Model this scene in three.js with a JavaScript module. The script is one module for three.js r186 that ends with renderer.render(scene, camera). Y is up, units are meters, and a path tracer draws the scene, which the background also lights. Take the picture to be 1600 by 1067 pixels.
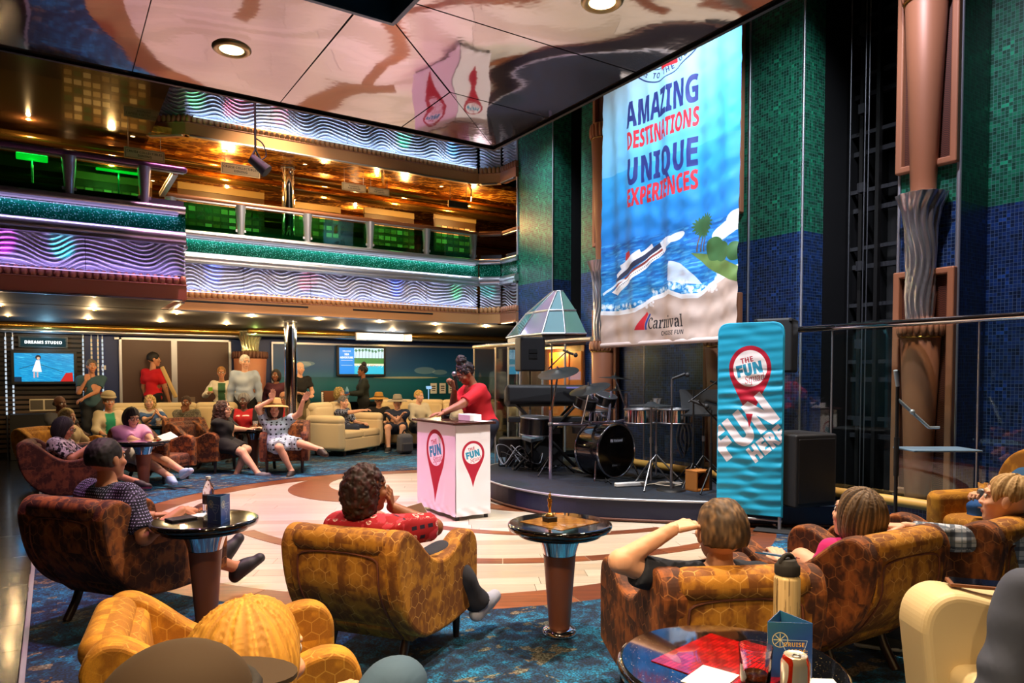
import * as THREE from 'three';
import { RoundedBoxGeometry } from 'three/addons/geometries/RoundedBoxGeometry.js';
import { mergeGeometries, mergeVertices } from 'three/addons/utils/BufferGeometryUtils.js';
import { RectAreaLightUniformsLib } from 'three/addons/lights/RectAreaLightUniformsLib.js';
RectAreaLightUniformsLib.init();

// ---------------------------------------------------------------- camera, exposure
const scene = new THREE.Scene();
scene.background = new THREE.Color(0x000000);
const FOC = 1110, EYE = 1.38, PITCH = -1.9 * Math.PI / 180, YAW = -32.9 * Math.PI / 180, SHIFT = 91.3;
const camera = new THREE.PerspectiveCamera(2 * Math.atan(533.5 / FOC) * 180 / Math.PI, 1600 / 1067, 0.05, 60);
camera.position.set(0, EYE, 0);
camera.rotation.order = 'YXZ';
camera.rotation.set(PITCH, YAW, 0);
camera.setViewOffset(1600, 1067, 0, -SHIFT, 1600, 1067);
camera.updateProjectionMatrix();
scene.add(camera);
const renderer = new THREE.WebGLRenderer({ antialias: true });
renderer.toneMapping = THREE.LinearToneMapping;
renderer.toneMappingExposure = 1.15;
renderer.shadowMap.enabled = true;

// ---------------------------------------------------------------- the atrium's spotlights (fixtures are built with the ceiling)
const SPOTS = [];
function spot(x, y, z, tx, ty, tz, color, intensity, angle = 0.6, pen = 0.7, radius = 4) {
  const l = new THREE.SpotLight(color, intensity, 0, angle, pen, 2);
  l.position.set(x, y, z); l.target.position.set(tx, ty, tz);
  l.castShadow = true; l.shadow.radius = radius; l.shadow.mapSize.set(1024, 1024);
  scene.add(l); scene.add(l.target); SPOTS.push([x, y, z, tx, ty, tz]); return l;
}
function lamp(x, y, z, color, intensity, radius = 2) {
  const l = new THREE.PointLight(color, intensity, 0, 2); l.position.set(x, y, z);
  l.castShadow = true; l.shadow.radius = radius; scene.add(l); return l;
}
const CEIL = 6.6;
// house spots over the dance floor and the stage
spot(2.2, CEIL - .25, -5.4, 2.6, 0, -5.2, 0xfff6ee, 44, .62, .8, 6);
spot(4.2, CEIL - .25, -8.4, 3.6, 0, -7.6, 0xfff6f0, 48, .62, .8, 6);
spot(1.6, CEIL - .25, -8.8, 1.6, .4, -8.4, 0xffaad8, 105, .5, .8, 6);
spot(0.3, CEIL - .25, -5.2, 0.5, .3, -5.6, 0xffa6d4, 80, .5, .8, 6);
spot(2.9, CEIL - .25, -10.0, 2.6, .6, -10.4, 0xffe2c0, 140, .6, .8, 6);
spot(3.0, CEIL - .25, -3.4, 2.3, .5, -2.9, 0xffe3c4, 125, .7, .8, 6);
spot(5.0, CEIL - .25, -2.8, 4.0, .4, -2.6, 0xffe3c4, 125, .7, .8, 6);
spot(1.2, CEIL - .25, -6.4, 3.3, .7, -6.4, 0xff9fe0, 120, .22, .6, 4);
spot(3.4, CEIL - .25, -3.2, 3.5, .7, -6.2, 0xffffff, 95, .22, .6, 4);
spot(3.2, CEIL - .25, -4.4, 5.6, 3.0, -5.6, 0xf2f6ff, 88, .55, .8, 4);
spot(4.4, CEIL - .25, -4.6, 5.2, .3, -6.2, 0xdfe8ff, 32, .6, .8, 4);
spot(3.6, CEIL - .25, -5.0, 5.5, 1.0, -4.2, 0xe8f2ff, 85, .3, .7, 4);
spot(5.2, CEIL - .25, -8.6, 6.5, 2.6, -9.2, 0xe6f0ff, 80, .5, .8, 4);
spot(3.6, CEIL - .25, -5.6, 3.4, 2.3, -10.9, 0xffe6cc, 95, .45, .8, 4);
spot(0.6, CEIL - .25, -4.6, -.2, 2.6, -9.5, 0xffcfd8, 85, .45, .8, 4);
spot(4.4, CEIL - .25, -3.0, 6.6, 3.2, -3.1, 0xf0e8ff, 55, .5, .8, 4);
spot(4.6, CEIL - .25, -2.6, 6.6, 3.2, -5.0, 0xeaf2ff, 60, .4, .8, 4);
// ---------------------------------------------------------------- pixel -> place (the photograph is 1600 x 1067)
const R = (d) => d * Math.PI / 180, { sin, cos, PI, abs, min, max, sqrt, floor, hypot, atan2 } = Math;
function ray(px, py) {
  let x = (px - 800) / FOC, y = -(py - 533.5 - SHIFT) / FOC, z = -1;
  let c = cos(PITCH), s = sin(PITCH); [y, z] = [c * y - s * z, s * y + c * z];
  c = cos(YAW); s = sin(YAW); return [c * x + s * z, y, -s * x + c * z];
}
const onY = (px, py, y = 0) => { const d = ray(px, py), t = (y - EYE) / d[1]; return [d[0] * t, y, d[2] * t]; };
const onX = (px, py, x) => { const d = ray(px, py), t = x / d[0]; return [x, EYE + d[1] * t, d[2] * t]; };
const onZ = (px, py, z) => { const d = ray(px, py), t = z / d[2]; return [d[0] * t, EYE + d[1] * t, z]; };
const at = (px, py, depth) => { const d = ray(px, py), f = d[0] * -sin(YAW) + d[2] * -cos(YAW), t = depth / f; return [d[0] * t, EYE + d[1] * t, d[2] * t]; };
const flat = (px, depth) => { const p = at(px, 588, depth); return [p[0], p[2]]; };
const away = (phi) => PI - R(32.9 + phi);      // turn of a thing that faces away from the camera, phi degrees to the right

// ---------------------------------------------------------------- helpers
let seedN = 7;
const rnd = () => { seedN = (seedN * 16807) % 2147483647; return seedN / 2147483647; };
const rr = (a, b) => a + (b - a) * rnd();
const names = {};
function numbered(n) { const k = names[n] = (names[n] ?? -1) + 1; return k ? n + '_' + String(k).padStart(3, '0') : n; }
function tag(o, label, category, group, kind) {
  if (label) o.userData.label = label; if (category) o.userData.category = category;
  if (group) o.userData.group = group; if (kind) o.userData.kind = kind; return o;
}
function thing(name, label, category, pos = [0, 0, 0], turn = 0, group) {
  const o = new THREE.Group(); o.name = numbered(name); o.position.set(...pos); o.rotation.y = turn;
  tag(o, label, category, group); scene.add(o); return o;
}
const SPLIT = new Set(['foot', 'bass_head', 'cymbal_arm', 'hoop', 'corner_cap', 'handle_recess', 'spur', 'rack_clamp', 'sticker', 'frame_leg', 'foot_plate', 'amber_panel', 'edge_strip', 'guide_rail', 'hanger', 'rack_tube', 'hanging_line', 'capital_ring', 'collar_ring', 'photograph', 'vent_slot']);
function mesh(name, geo, m, parent, label) {
  if (parent && Array.isArray(geo) && geo.length > 1 && SPLIT.has(name)) { let o; for (const g of geo) o = mesh(name, g, m, parent); return o; }
  const g = Array.isArray(geo) ? merge(geo) : geo;
  const o = new THREE.Mesh(g, m); o.castShadow = o.receiveShadow = true;
  o.name = parent ? name : numbered(name); (parent || scene).add(o); if (label) o.userData.label = label; return o;
}
function struct(name, geo, m, parent) { const o = mesh(name, geo, m, parent); if (!parent) o.userData.kind = 'structure'; return o; }
function solo(name, geo, m, label, category, group) { return tag(mesh(name, geo, m), label, category, group); }
function merge(list) {
  const keepUv = list.every((g) => g.attributes.uv), keepC = list.every((g) => g.attributes.color);
  const gs = list.map((g) => { const n = g.index ? g.toNonIndexed() : g.clone(); for (const k of Object.keys(n.attributes)) if (!(k === 'position' || k === 'normal' || (k === 'uv' && keepUv) || (k === 'color' && keepC))) n.deleteAttribute(k); return n; });
  return mergeGeometries(gs);
}
const E3 = new THREE.Euler(), M4 = new THREE.Matrix4(), Q4 = new THREE.Quaternion();
function pl(g, x = 0, y = 0, z = 0, rx = 0, ry = 0, rz = 0, s = 1) {
  const sc = Array.isArray(s) ? new THREE.Vector3(...s) : new THREE.Vector3(s, s, s);
  return g.applyMatrix4(new THREE.Matrix4().compose(new THREE.Vector3(x, y, z), new THREE.Quaternion().setFromEuler(new THREE.Euler(rx, ry, rz)), sc));
}
function uvBox(g, k = 1) { // box-projected uv in metres
  const p = g.attributes.position, n = g.attributes.normal, uv = new Float32Array(p.count * 2);
  for (let i = 0; i < p.count; i++) {
    const ax = abs(n.getX(i)), ay = abs(n.getY(i)), az = abs(n.getZ(i));
    const u = ax > ay && ax > az ? p.getZ(i) : p.getX(i), v = ay > ax && ay > az ? p.getZ(i) : p.getY(i);
    uv[2 * i] = u * k; uv[2 * i + 1] = v * k;
  }
  g.setAttribute('uv', new THREE.BufferAttribute(uv, 2)); return g;
}
const bx = (w, h, d, x = 0, y = 0, z = 0, rx = 0, ry = 0, rz = 0) => pl(uvBox(new THREE.BoxGeometry(w, h, d)), x, y, z, rx, ry, rz);
const slab = (x0, x1, y0, y1, z0, z1) => uvBox(new THREE.BoxGeometry(abs(x1 - x0), abs(y1 - y0), abs(z1 - z0)).translate((x0 + x1) / 2, (y0 + y1) / 2, (z0 + z1) / 2));
const rb = (w, h, d, r, x = 0, y = 0, z = 0, rx = 0, ry = 0, rz = 0, seg = 3) => pl(uvBox(new RoundedBoxGeometry(w, h, d, seg, r)), x, y, z, rx, ry, rz);
const cy = (r0, r1, h, x = 0, y = 0, z = 0, rx = 0, ry = 0, rz = 0, n = 20) => pl(new THREE.CylinderGeometry(r1, r0, h, n), x, y, z, rx, ry, rz);
const sp = (r, x = 0, y = 0, z = 0, s = 1, n = 14) => pl(new THREE.SphereGeometry(r, n, n * .7 | 0), x, y, z, 0, 0, 0, s);
const lathe = (pts, n = 28, x = 0, y = 0, z = 0) => pl(new THREE.LatheGeometry(pts.map((p) => new THREE.Vector2(p[0], p[1])), n), x, y, z);
const V = (p) => new THREE.Vector3(...p);
function bar(a, b, r, r2 = r, n = 8) {
  const A = V(a), B = V(b), d = B.clone().sub(A), L = d.length();
  const g = new THREE.CylinderGeometry(r2, r, L, n); g.translate(0, L / 2, 0);
  Q4.setFromUnitVectors(new THREE.Vector3(0, 1, 0), d.normalize()); g.applyQuaternion(Q4); return g.translate(...a);
}
const tube = (pts, r, seg = 24, n = 6, closed = false) => new THREE.TubeGeometry(new THREE.CatmullRomCurve3(pts.map(V), closed), seg, r, n, closed);
const ring = (r, t, x, y, z, rx = 0, ry = 0, n = 28) => pl(new THREE.TorusGeometry(r, t, 8, n), x, y, z, rx, ry);
function extr(pts, depth, bevel = 0, holes = []) {
  const s = new THREE.Shape(pts.map((p) => new THREE.Vector2(p[0], p[1])));
  for (const h of holes) s.holes.push(new THREE.Path(h.map((p) => new THREE.Vector2(p[0], p[1]))));
  return new THREE.ExtrudeGeometry(s, { depth, bevelEnabled: bevel > 0, bevelSize: bevel, bevelThickness: bevel, bevelSegments: 3, curveSegments: 16, steps: 1 });
}
// a horizontal slab from a plan outline [x,z], top at y1
function plan(pts, y0, y1, holes = []) {
  const g = extr(pts.map((p) => [p[0], -p[1]]), y1 - y0, 0, holes.map((h) => h.map((p) => [p[0], -p[1]])));
  g.rotateX(-PI / 2); g.translate(0, y0, 0); return uvBox(g);
}
const spline = (pts, n = 40, closed = false) => new THREE.CatmullRomCurve3(pts.map((p) => new THREE.Vector3(p[0], 0, p[1])), closed, 'catmullrom', .5).getPoints(n).map((v) => [v.x, v.z]);

// ---------------------------------------------------------------- noise and textures
const hash = (x, y, z = 0) => { let h = Math.imul(x | 0, 374761393) ^ Math.imul(y | 0, 668265263) ^ Math.imul(z | 0, 2147483647); h = Math.imul(h ^ (h >>> 13), 1274126177); return ((h ^ (h >>> 16)) >>> 0) / 4294967296; };
const sm = (t) => t * t * (3 - 2 * t);
function vn(x, y, per = 0) { // value noise, periodic when per > 0
  const i = floor(x), j = floor(y), u = sm(x - i), v = sm(y - j), w = (a) => per ? ((a % per) + per) % per : a;
  const a = hash(w(i), w(j)), b = hash(w(i + 1), w(j)), c = hash(w(i), w(j + 1)), d = hash(w(i + 1), w(j + 1));
  return a + (b - a) * u + (c - a) * v + (a - b - c + d) * u * v;
}
function fbm(x, y, per = 0, o = 4) { let s = 0, a = .5, t = 0; for (let k = 0; k < o; k++) { s += a * vn(x, y, per); t += a; x *= 2; y *= 2; per *= 2; a *= .5; } return s / t; }
function vn3(x, y, z) {
  const i = floor(x), j = floor(y), k = floor(z), u = sm(x - i), v = sm(y - j), w = sm(z - k), L = (a, b, t) => a + (b - a) * t;
  const f = (c) => L(L(hash(i, j, c), hash(i + 1, j, c), u), L(hash(i, j + 1, c), hash(i + 1, j + 1, c), u), v);
  return L(f(k), f(k + 1), w);
}
function tex(n, fn, rep = 1, srgb = true, h = n) { // fn(u,v) -> [r,g,b] 0..1
  const d = new Uint8Array(n * h * 4);
  for (let j = 0; j < h; j++) for (let i = 0; i < n; i++) { const c = fn((i + .5) / n, (j + .5) / h), k = 4 * (j * n + i); for (let q = 0; q < 3; q++) d[k + q] = max(0, min(255, c[q] * 255)); d[k + 3] = 255; }
  const t = new THREE.DataTexture(d, n, h); t.wrapS = t.wrapT = THREE.RepeatWrapping; t.magFilter = THREE.LinearFilter; t.minFilter = THREE.LinearMipmapLinearFilter; t.generateMipmaps = true;
  if (srgb) t.colorSpace = THREE.SRGBColorSpace; const r = Array.isArray(rep) ? rep : [rep, rep]; t.repeat.set(r[0], r[1]); t.needsUpdate = true; return t;
}
function paint(w, h, draw, flip = false) {
  const c = document.createElement('canvas'); c.width = w; c.height = h; const g = c.getContext('2d'); draw(g, w, h);
  const t = new THREE.CanvasTexture(c); t.colorSpace = THREE.SRGBColorSpace; t.anisotropy = 4; return t;
}
const mix = (a, b, t) => [0, 1, 2].map((i) => a[i] + (b[i] - a[i]) * t);
const hex = (h) => [(h >> 16 & 255) / 255, (h >> 8 & 255) / 255, (h & 255) / 255];
const std = (color, roughness = .6, metalness = 0, o = {}) => new THREE.MeshStandardMaterial({ color, roughness, metalness, ...o });
const phys = (color, roughness = .5, metalness = 0, o = {}) => new THREE.MeshPhysicalMaterial({ color, roughness, metalness, ...o });
const glow = (color, k, o = {}) => new THREE.MeshStandardMaterial({ color: 0x111111, emissive: color, emissiveIntensity: k, roughness: .6, ...o });
const pane = (color, o = {}) => new THREE.MeshPhysicalMaterial({ color, transmission: 1, thickness: 0, roughness: .02, ior: 1.5, ...o });

const mosaicTex = (base, spread) => tex(512, (u, v) => {
  const n = 16, i = floor(u * n), j = floor(v * n), a = u * n - i, b = v * n - j;
  if (a < .09 || b < .09) return mix(hex(base), [.55, .62, .66], .55);
  const k = .55 + spread * hash(i, j, 5) * (hash(i, j, 9) > .93 ? 1.9 : 1); return hex(base).map((c, q) => c * k + (q === 1 ? .03 : .02) * hash(i, j, 2));
}, 1 / .5);
const MAT = {
  green: std(0xffffff, .3, 0, { map: mosaicTex(0x0f5a40, .7) }),
  blue: std(0xffffff, .3, 0, { map: mosaicTex(0x0f2858, .7) }),
  sparkle: std(0xffffff, .2, 0, { map: tex(256, (u, v) => { const i = floor(u * 64), j = floor(v * 64), h = hash(i, j, 3); return h > .9 ? [.35, .62, .55] : mix([.0, .2, .15], [.02, .36, .26], hash(i, j, 8)); }, 1 / .6) }),
  brown: std(0xa5684a, .5), brownDark: std(0x5b3426, .55), copper: std(0xa06a4c, .48, .1),
  tan: std(0xb98552, .5), silver: std(0xc4c6cc, .28, .9), chrome: std(0xd8dade, .08, 1), steel: std(0x8e9096, .3, .9),
  satin: std(0xb8bac4, .38, .75), gold: std(0xc99a4a, .25, .9), black: std(0x0a0a0b, .5), soot: std(0x121214, .65), rubber: std(0x151517, .8),
  white: std(0xe9e6e2, .6), darkwood: phys(0x2a1810, .35, 0, { clearcoat: .3 }), navy: std(0x0b1533, .5), paper: std(0xf1efe9, .8),
  clear: pane(0xf3fbf8), green_glass: pane(0x6fc89c, { roughness: .03 }),
  gloss: phys(0x060607, .12, 0, { clearcoat: 1, clearcoatRoughness: .06 }),
};
// ---------------------------------------------------------------- floor
const carpetTex = (a, b, c, s) => tex(512, (u, v) => {
  const n = hash(floor(u * 256), floor(v * 256), 4), p = fbm(u * 6, v * 6, 6), q = fbm(u * 5 + 9, v * 20, 20, 3), f = fbm(u * 40, v * 40, 40, 2);
  let k = mix(a, b, sm(max(0, min(1, (p * .6 + f * .5 - .35) * 2.4)))); if (q > .66 && f > .5) k = mix(k, c, .55); return k.map((x) => x * (.45 + n * 1.0));
}, 1 / s);
MAT.carpet = std(0xffffff, .95, 0, { map: carpetTex([.02, .13, .24], [.06, .40, .56], [.62, .40, .22], 1.9) });
MAT.plank = [0xbdb2a2, 0xc8beae, 0xb2a694, 0xc2b7a6].map((c, i) => std(0xffffff, .33, 0, { map: tex(256, (u, v) => { const g = fbm(u * 3 + i * 5, v * 42, 0, 4), s = fbm(u * 9, v * 120 + i, 0, 2); return hex(c).map((x, q) => x * (.84 + .2 * g + .06 * s) - (g > .68 ? .03 * q : 0)); }, [1 / 1.4, 1 / .24]) }));
MAT.inlay = [0x7a4426, 0x6c3a20, 0x864e2e].map((c, i) => std(0xffffff, .35, 0, { map: tex(256, (u, v) => { const g = fbm(u * 4 + i * 7, v * 30, 0, 4); return hex(c).map((x) => x * (.7 + .55 * g)); }, [1 / .8, 1 / .3]) }));
MAT.tile = [0x101114, 0x16171b, 0x0d0e11].map((c) => phys(c, .2, 0, { clearcoat: .5, clearcoatRoughness: .12 }));
const floorS = struct('floor', slab(-6, 12, -.2, -.03, -16.2, 4), std(0x2a2522, .8));
{ // glossy black tiles of the walkway
  const g = uvBox(new THREE.BoxGeometry(.595, .03, .445));
  for (let i = 0; i < 5; i++) for (let j = 0; j < 32; j++) { const o = mesh('floor_tile', g, MAT.tile[(i * 7 + j * 5 + (i * j) % 3) % 3], floorS); o.position.set(-.455 - i * .6, -.015, -1.4 - j * .45); }
  struct('trim_1', slab(-.152, -.128, -.03, .006, -15.2, -1.2), MAT.satin);
}
const DC = [3.4, -6.5], DR = 3.2;
const circ = (c, r, n = 72, a0 = 0, a1 = 2 * PI) => Array.from({ length: n + 1 }, (_, i) => { const a = a0 + (a1 - a0) * i / n; return [c[0] + r * cos(a), c[1] + r * sin(a)]; });
const carpet = struct('floor_carpet', plan([[-.13, 1.5], [6.6, 1.5], [6.6, -15], [-.13, -15]], -.03, .006, [circ(DC, DR, 71).slice(0, -1)]), MAT.carpet); carpet.name = 'floor_carpet';
struct('floor_landing', slab(6.6, 12, -.03, .004, -16, 2), std(0x15171d, .6));
struct('floor_walkway', slab(-6, -2.86, -.03, 0, -16, 2), MAT.tile[0]);
{ // planked dance floor with inlaid bands
  const d = new THREE.Group(); d.name = 'floor_dance'; d.userData.kind = 'structure'; d.position.set(DC[0], 0, DC[1]); d.rotation.y = R(-32.9 + 4); scene.add(d);
  const W = .16, half = 3.25, vars = [1.0, 1.3, 1.6].map((l) => uvBox(new RoundedBoxGeometry(l - .003, .03, W - .003, 1, .0015)));
  for (let j = 0; j < 41; j++) {
    const z = -half + (j + .5) * W, span = sqrt(max(0.1, (half + .1) ** 2 - z * z)); let x = -span - rr(0, .9);
    while (x < span) { const k = floor(rnd() * 3), l = [1.0, 1.3, 1.6][k]; const o = mesh('plank', vars[k], MAT.plank[floor(rnd() * 4)], d); o.position.set(x + l / 2, -.0155, z); x += l; }
  }
  const inv = (p) => { const a = -d.rotation.y, x = p[0] - DC[0], z = p[1] - DC[1]; return [cos(a) * x + sin(a) * z, -sin(a) * x + cos(a) * z]; };
  let q = 0;
  const band = (c, r0, r1, a0, a1, n) => { for (let i = 0; i < n; i++) { const s0 = a0 + (a1 - a0) * i / n, s1 = a0 + (a1 - a0) * (i + 1) / n - .002; const pts = [...circ(c, r1, 8, s0, s1), ...circ(c, r0, 8, s1, s0)].map(inv); mesh('inlay_strip', plan(pts, -.012, .0025), MAT.inlay[q++ % 3], d); } };
  band(DC, DR - .3, DR + .01, 0, 2 * PI, 28);
  band([4.4, -7.0], 2.93, 3.07, R(60), R(172), 9);
  band([4.8, -6.7], 2.0, 2.13, R(95), R(215), 7);
  band([4.6, -6.6], .62, .85, R(60), R(250), 6);
  { const o = circ([3.55, -8.35], 1.22, 30, R(110), R(290)), i = circ([3.95, -8.45], 1.08, 30, R(276), R(124)); mesh('inlay_crescent', plan([...o, ...i].map(inv), -.012, .003), MAT.inlay[0], d); }
  const star = (pts, m) => mesh('inlay_point', plan(pts.map(inv), -.012, .0032), m, d);
  star([[4.7, -4.35], [5.35, -3.9], [5.2, -3.2], [4.7, -3.5]], MAT.inlay[1]);
  star([[4.35, -3.95], [5.15, -4.0], [4.7, -4.2]], MAT.plank[1]); star([[4.3, -3.7], [5.1, -3.5], [5.0, -3.35]], MAT.plank[1]);
}
// ---------------------------------------------------------------- the stage
{
  const edge = spline([[6.2, -3.62], [5.62, -4.02], [5.1, -4.52], [4.64, -4.95], [4.2, -5.48], [4.04, -6.1], [4.08, -6.75], [4.3, -7.35], [4.75, -7.9], [5.5, -8.3]], 44);
  const out = [...edge, [5.5, -8.6], [6.24, -8.6], [6.24, -3.62]], grow = (k) => edge.map((p) => { const dx = p[0] - 5.9, dz = p[1] + 6.1, l = hypot(dx, dz); return [p[0] + dx / l * k, p[1] + dz / l * k]; });
  const s = new THREE.Group(); s.name = 'floor_stage'; s.userData.kind = 'structure'; scene.add(s);
  mesh('riser', plan(out, .0, .195), phys(0x0a1436, .5, 0, { clearcoat: .1 }), s);
  mesh('deck', plan(out.map((p) => [p[0], p[1]]), .195, .22), std(0xffffff, .95, 0, { map: carpetTex([.015, .05, .10], [.02, .10, .17], [.03, .1, .15], 1.2) }), s);
  mesh('nosing', tube(grow(.004).map((p) => [p[0], .212, p[1]]), .012, 90, 8), MAT.satin, s);
  mesh('skirting', tube(grow(.012).map((p) => [p[0], .02, p[1]]), .014, 90, 6), MAT.brownDark, s);
}
// ---------------------------------------------------------------- outer shell
struct('wall_left', slab(-6.2, -6, 0, 6.8, -16.2, 4), std(0x3a2c22, .8));
struct('wall_front', slab(-6.2, 12.2, 0, 6.8, 4, 4.2), std(0x3a2c22, .8));
struct('wall_far_right', slab(12, 12.2, 0, 6.8, -16.2, 4), std(0x14161c, .8));
struct('ceiling', slab(-6.2, 12.2, CEIL, CEIL + .2, -16.2, 4.2), std(0x6a5a4c, .7));
const wallBack = struct('wall_back', slab(-6.2, 12.2, 0, 6.8, -15.2, -15), std(0x0a2a66, .5));
for (const [i, s] of SPOTS.entries()) { // each spotlight's fixture
  const t = thing('stage_light', 'black theatre spotlight on the atrium ceiling', 'spotlight', [s[0], CEIL, s[2]], 0, 'spotlights on the atrium ceiling');
  const d = V([s[3] - s[0], s[4] - s[1], s[5] - s[2]]).normalize(), a = V([0, -.25, 0]), p = (k) => a.clone().addScaledVector(d, k).toArray();
  mesh('yoke', [bar([0, 0, 0], [0, -.1, 0], .02), bar([-.1, -.1, 0], [.1, -.1, 0], .012), bar([-.1, -.1, 0], [-.1, -.25, 0], .012), bar([.1, -.1, 0], [.1, -.25, 0], .012)], MAT.black, t);
  mesh('housing', [bar(p(-.26), p(-.03), .075, .085, 16)], MAT.soot, t);
}
// ---------------------------------------------------------------- low mirrored ceiling over the near seats
{
  const cz = -2.47, cx = 1.51, y = 2.3, c = new THREE.Group(); c.name = 'ceiling_canopy'; c.userData.kind = 'structure'; scene.add(c);
  const bump = tex(256, (u, v) => { const k = fbm(u * 5, v * 5, 5, 2); return [k, k, k]; }, .55, false);
  const mir = phys(0xaea8a8, .035, .92, { bumpMap: bump, bumpScale: .006 });
  const P = (pts) => { const m = pts.reduce((a, p) => [a[0] + p[0] / pts.length, a[1] + p[1] / pts.length], [0, 0]); const q = pts.map((p) => { const l = hypot(p[0] - m[0], p[1] - m[1]); return [p[0] - (p[0] - m[0]) / l * .004, p[1] - (p[1] - m[1]) / l * .004]; }); mesh('mirror_panel', plan(q, y, y + .02), mir, c); };
  const zs = -1.63, X = [-2.4, -1.1, -.21, .22, .66];
  for (let i = 0; i < 4; i++) { P(i < 3 ? [[X[i], cz], [X[i + 1], cz], [X[i + 1], -1.2], [X[i], -1.2]] : [[.22, cz], [.66, cz], [.66, -1.74], [.42, -1.74], [.42, -1.2], [.22, -1.2]]); P([[X[i], -1.2], [X[i + 1], -1.2], [X[i + 1], .6], [X[i], .6]]); }
  P([[.66, cz], [1.1, cz], [1.1, -2.07], [.76, -1.74], [.66, -1.74]]);
  P([[1.1, cz], [1.51, cz], [1.1, -2.07]]);
  P([[1.51, cz], [1.51, -2.08], [1.1, -2.07]]);
  P([[1.1, -2.07], [1.51, -2.08], [1.51, zs], [.76, zs], [.76, -1.74]]);
  P([[.76, zs], [1.51, zs], [1.51, -.6], [.76, -.6]]); P([[.76, -.6], [1.51, -.6], [1.51, .6], [.76, .6]]);
  P([[.66, -.6], [.76, -.6], [.76, .6], [.66, .6]]);
  for (const x of [-6, -2.4]) P(x < -3 ? [[x, cz], [-2.4, cz], [-2.4, .6], [x, .6]] : [[-6, .6], [1.51, .6], [1.51, 4], [-6, 4]]);
  mesh('slab', [plan([[-6, cz], [cx, cz], [cx, 4], [-6, 4]], y + .022, 2.75, [[[.41, -1.75], [.77, -1.75], [.77, -1.2], [.41, -1.2]]])], std(0x1b1716, .8), c);
  mesh('edge_trim', [slab(-6, cx + .012, y - .008, y + .06, cz - .012, cz), slab(cx, cx + .012, y - .008, y + .06, cz - .012, 4)], std(0x171314, .35, .5), c);
  // dark coffer with a blue steel rim
  mesh('coffer_plate', slab(.41, .77, y + .12, y + .14, -1.75, -1.19), std(0x3a6a90, .3, .3), c); mesh('coffer_rim', [slab(.405, .765, y - .006, y + .12, -1.752, -1.74), slab(.755, .767, y - .006, y + .12, -1.74, -1.2), slab(.405, .417, y - .006, y + .12, -1.74, -1.2), slab(.405, .767, y - .006, y + .12, -1.21, -1.198)], std(0x3a5a78, .3, .4), c); P([[.66, -1.2], [.76, -1.2], [.76, -.6], [.66, -.6]]);
  const dl = (x, z, k) => {
    const t = thing('ceiling_downlight', 'round recessed downlight in the low mirrored ceiling', 'downlight', [x, y, z], 0, 'downlights in the mirrored ceiling');
    mesh('trim_ring', lathe([[.032, .004], [.034, -.006], [.046, -.008], [.052, -.003], [.053, .003]], 28), std(0xb9a67c, .3, .8), t);
    mesh('lens', cy(.032, .032, .004, 0, -.002, 0), glow(0xffd9a0, 9), t);
    const l = new THREE.SpotLight(0xffd7a4, k, 0, 1.15, .9, 2); l.position.set(x, y - .02, z); l.target.position.set(x, 0, z); l.castShadow = true; l.shadow.radius = 2; scene.add(l, l.target);
  };
  dl(.44, -2.13, 9); dl(1.15, -1.37, 11); dl(.44, -.9, 8); dl(1.2, 0, 8); dl(-.6, -.3, 6);
}
function wavyVase(pts, n, lobes, amp) {
  const g = lathe(pts, n), p = g.attributes.position;
  for (let i = 0; i < p.count; i++) { const x = p.getX(i), y = p.getY(i), z = p.getZ(i), r = hypot(x, z), a = atan2(z, x); if (r < .02) continue; const k = 1 + amp * (abs(sin(lobes * a / 2 + 1.7 * sin(y * 8.5))) - .5) / r; p.setX(i, x * k); p.setZ(i, z * k); }
  g.computeVertexNormals(); return g;
}
const crown = (r0, r1, y0, y1, n = 20) => { const gs = []; for (let i = 0; i < n; i++) { const a = PI * 2 * i / n; gs.push(pl(new THREE.SphereGeometry(.5, 7, 6), (r0 + r1) / 2 * cos(a), (y0 + y1) / 2, (r0 + r1) / 2 * sin(a), 0, -a, 0, [.05, y1 - y0, r1 * 5.6 / n])); } return [...gs, cy(r0 * .97, r1 * .97, y1 - y0, 0, (y0 + y1) / 2, 0)]; };
// ---------------------------------------------------------------- balconies
MAT.wave = std(0xcfd0dc, .32, .45);
function waveGeo(L, H, ph) { // ridged, rippling metal panel L x H
  const nx = 48, ny = floor(H / .0052), g = new THREE.PlaneGeometry(L - .006, H, nx, ny), p = g.attributes.position;
  for (let i = 0; i < p.count; i++) {
    const x = p.getX(i) + ph, y = p.getY(i), w = .062 * sin(2 * PI * x / .86) + .022 * sin(2 * PI * x / .49 + 1.3 + y * 4), t = (y + w) / .052, f = t - floor(t);
    p.setZ(i, .055 * (f < .7 ? sin(f / .7 * PI) ** .7 : 0));
  }
  g.computeVertexNormals(); return g;
}
const LED = [];
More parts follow.
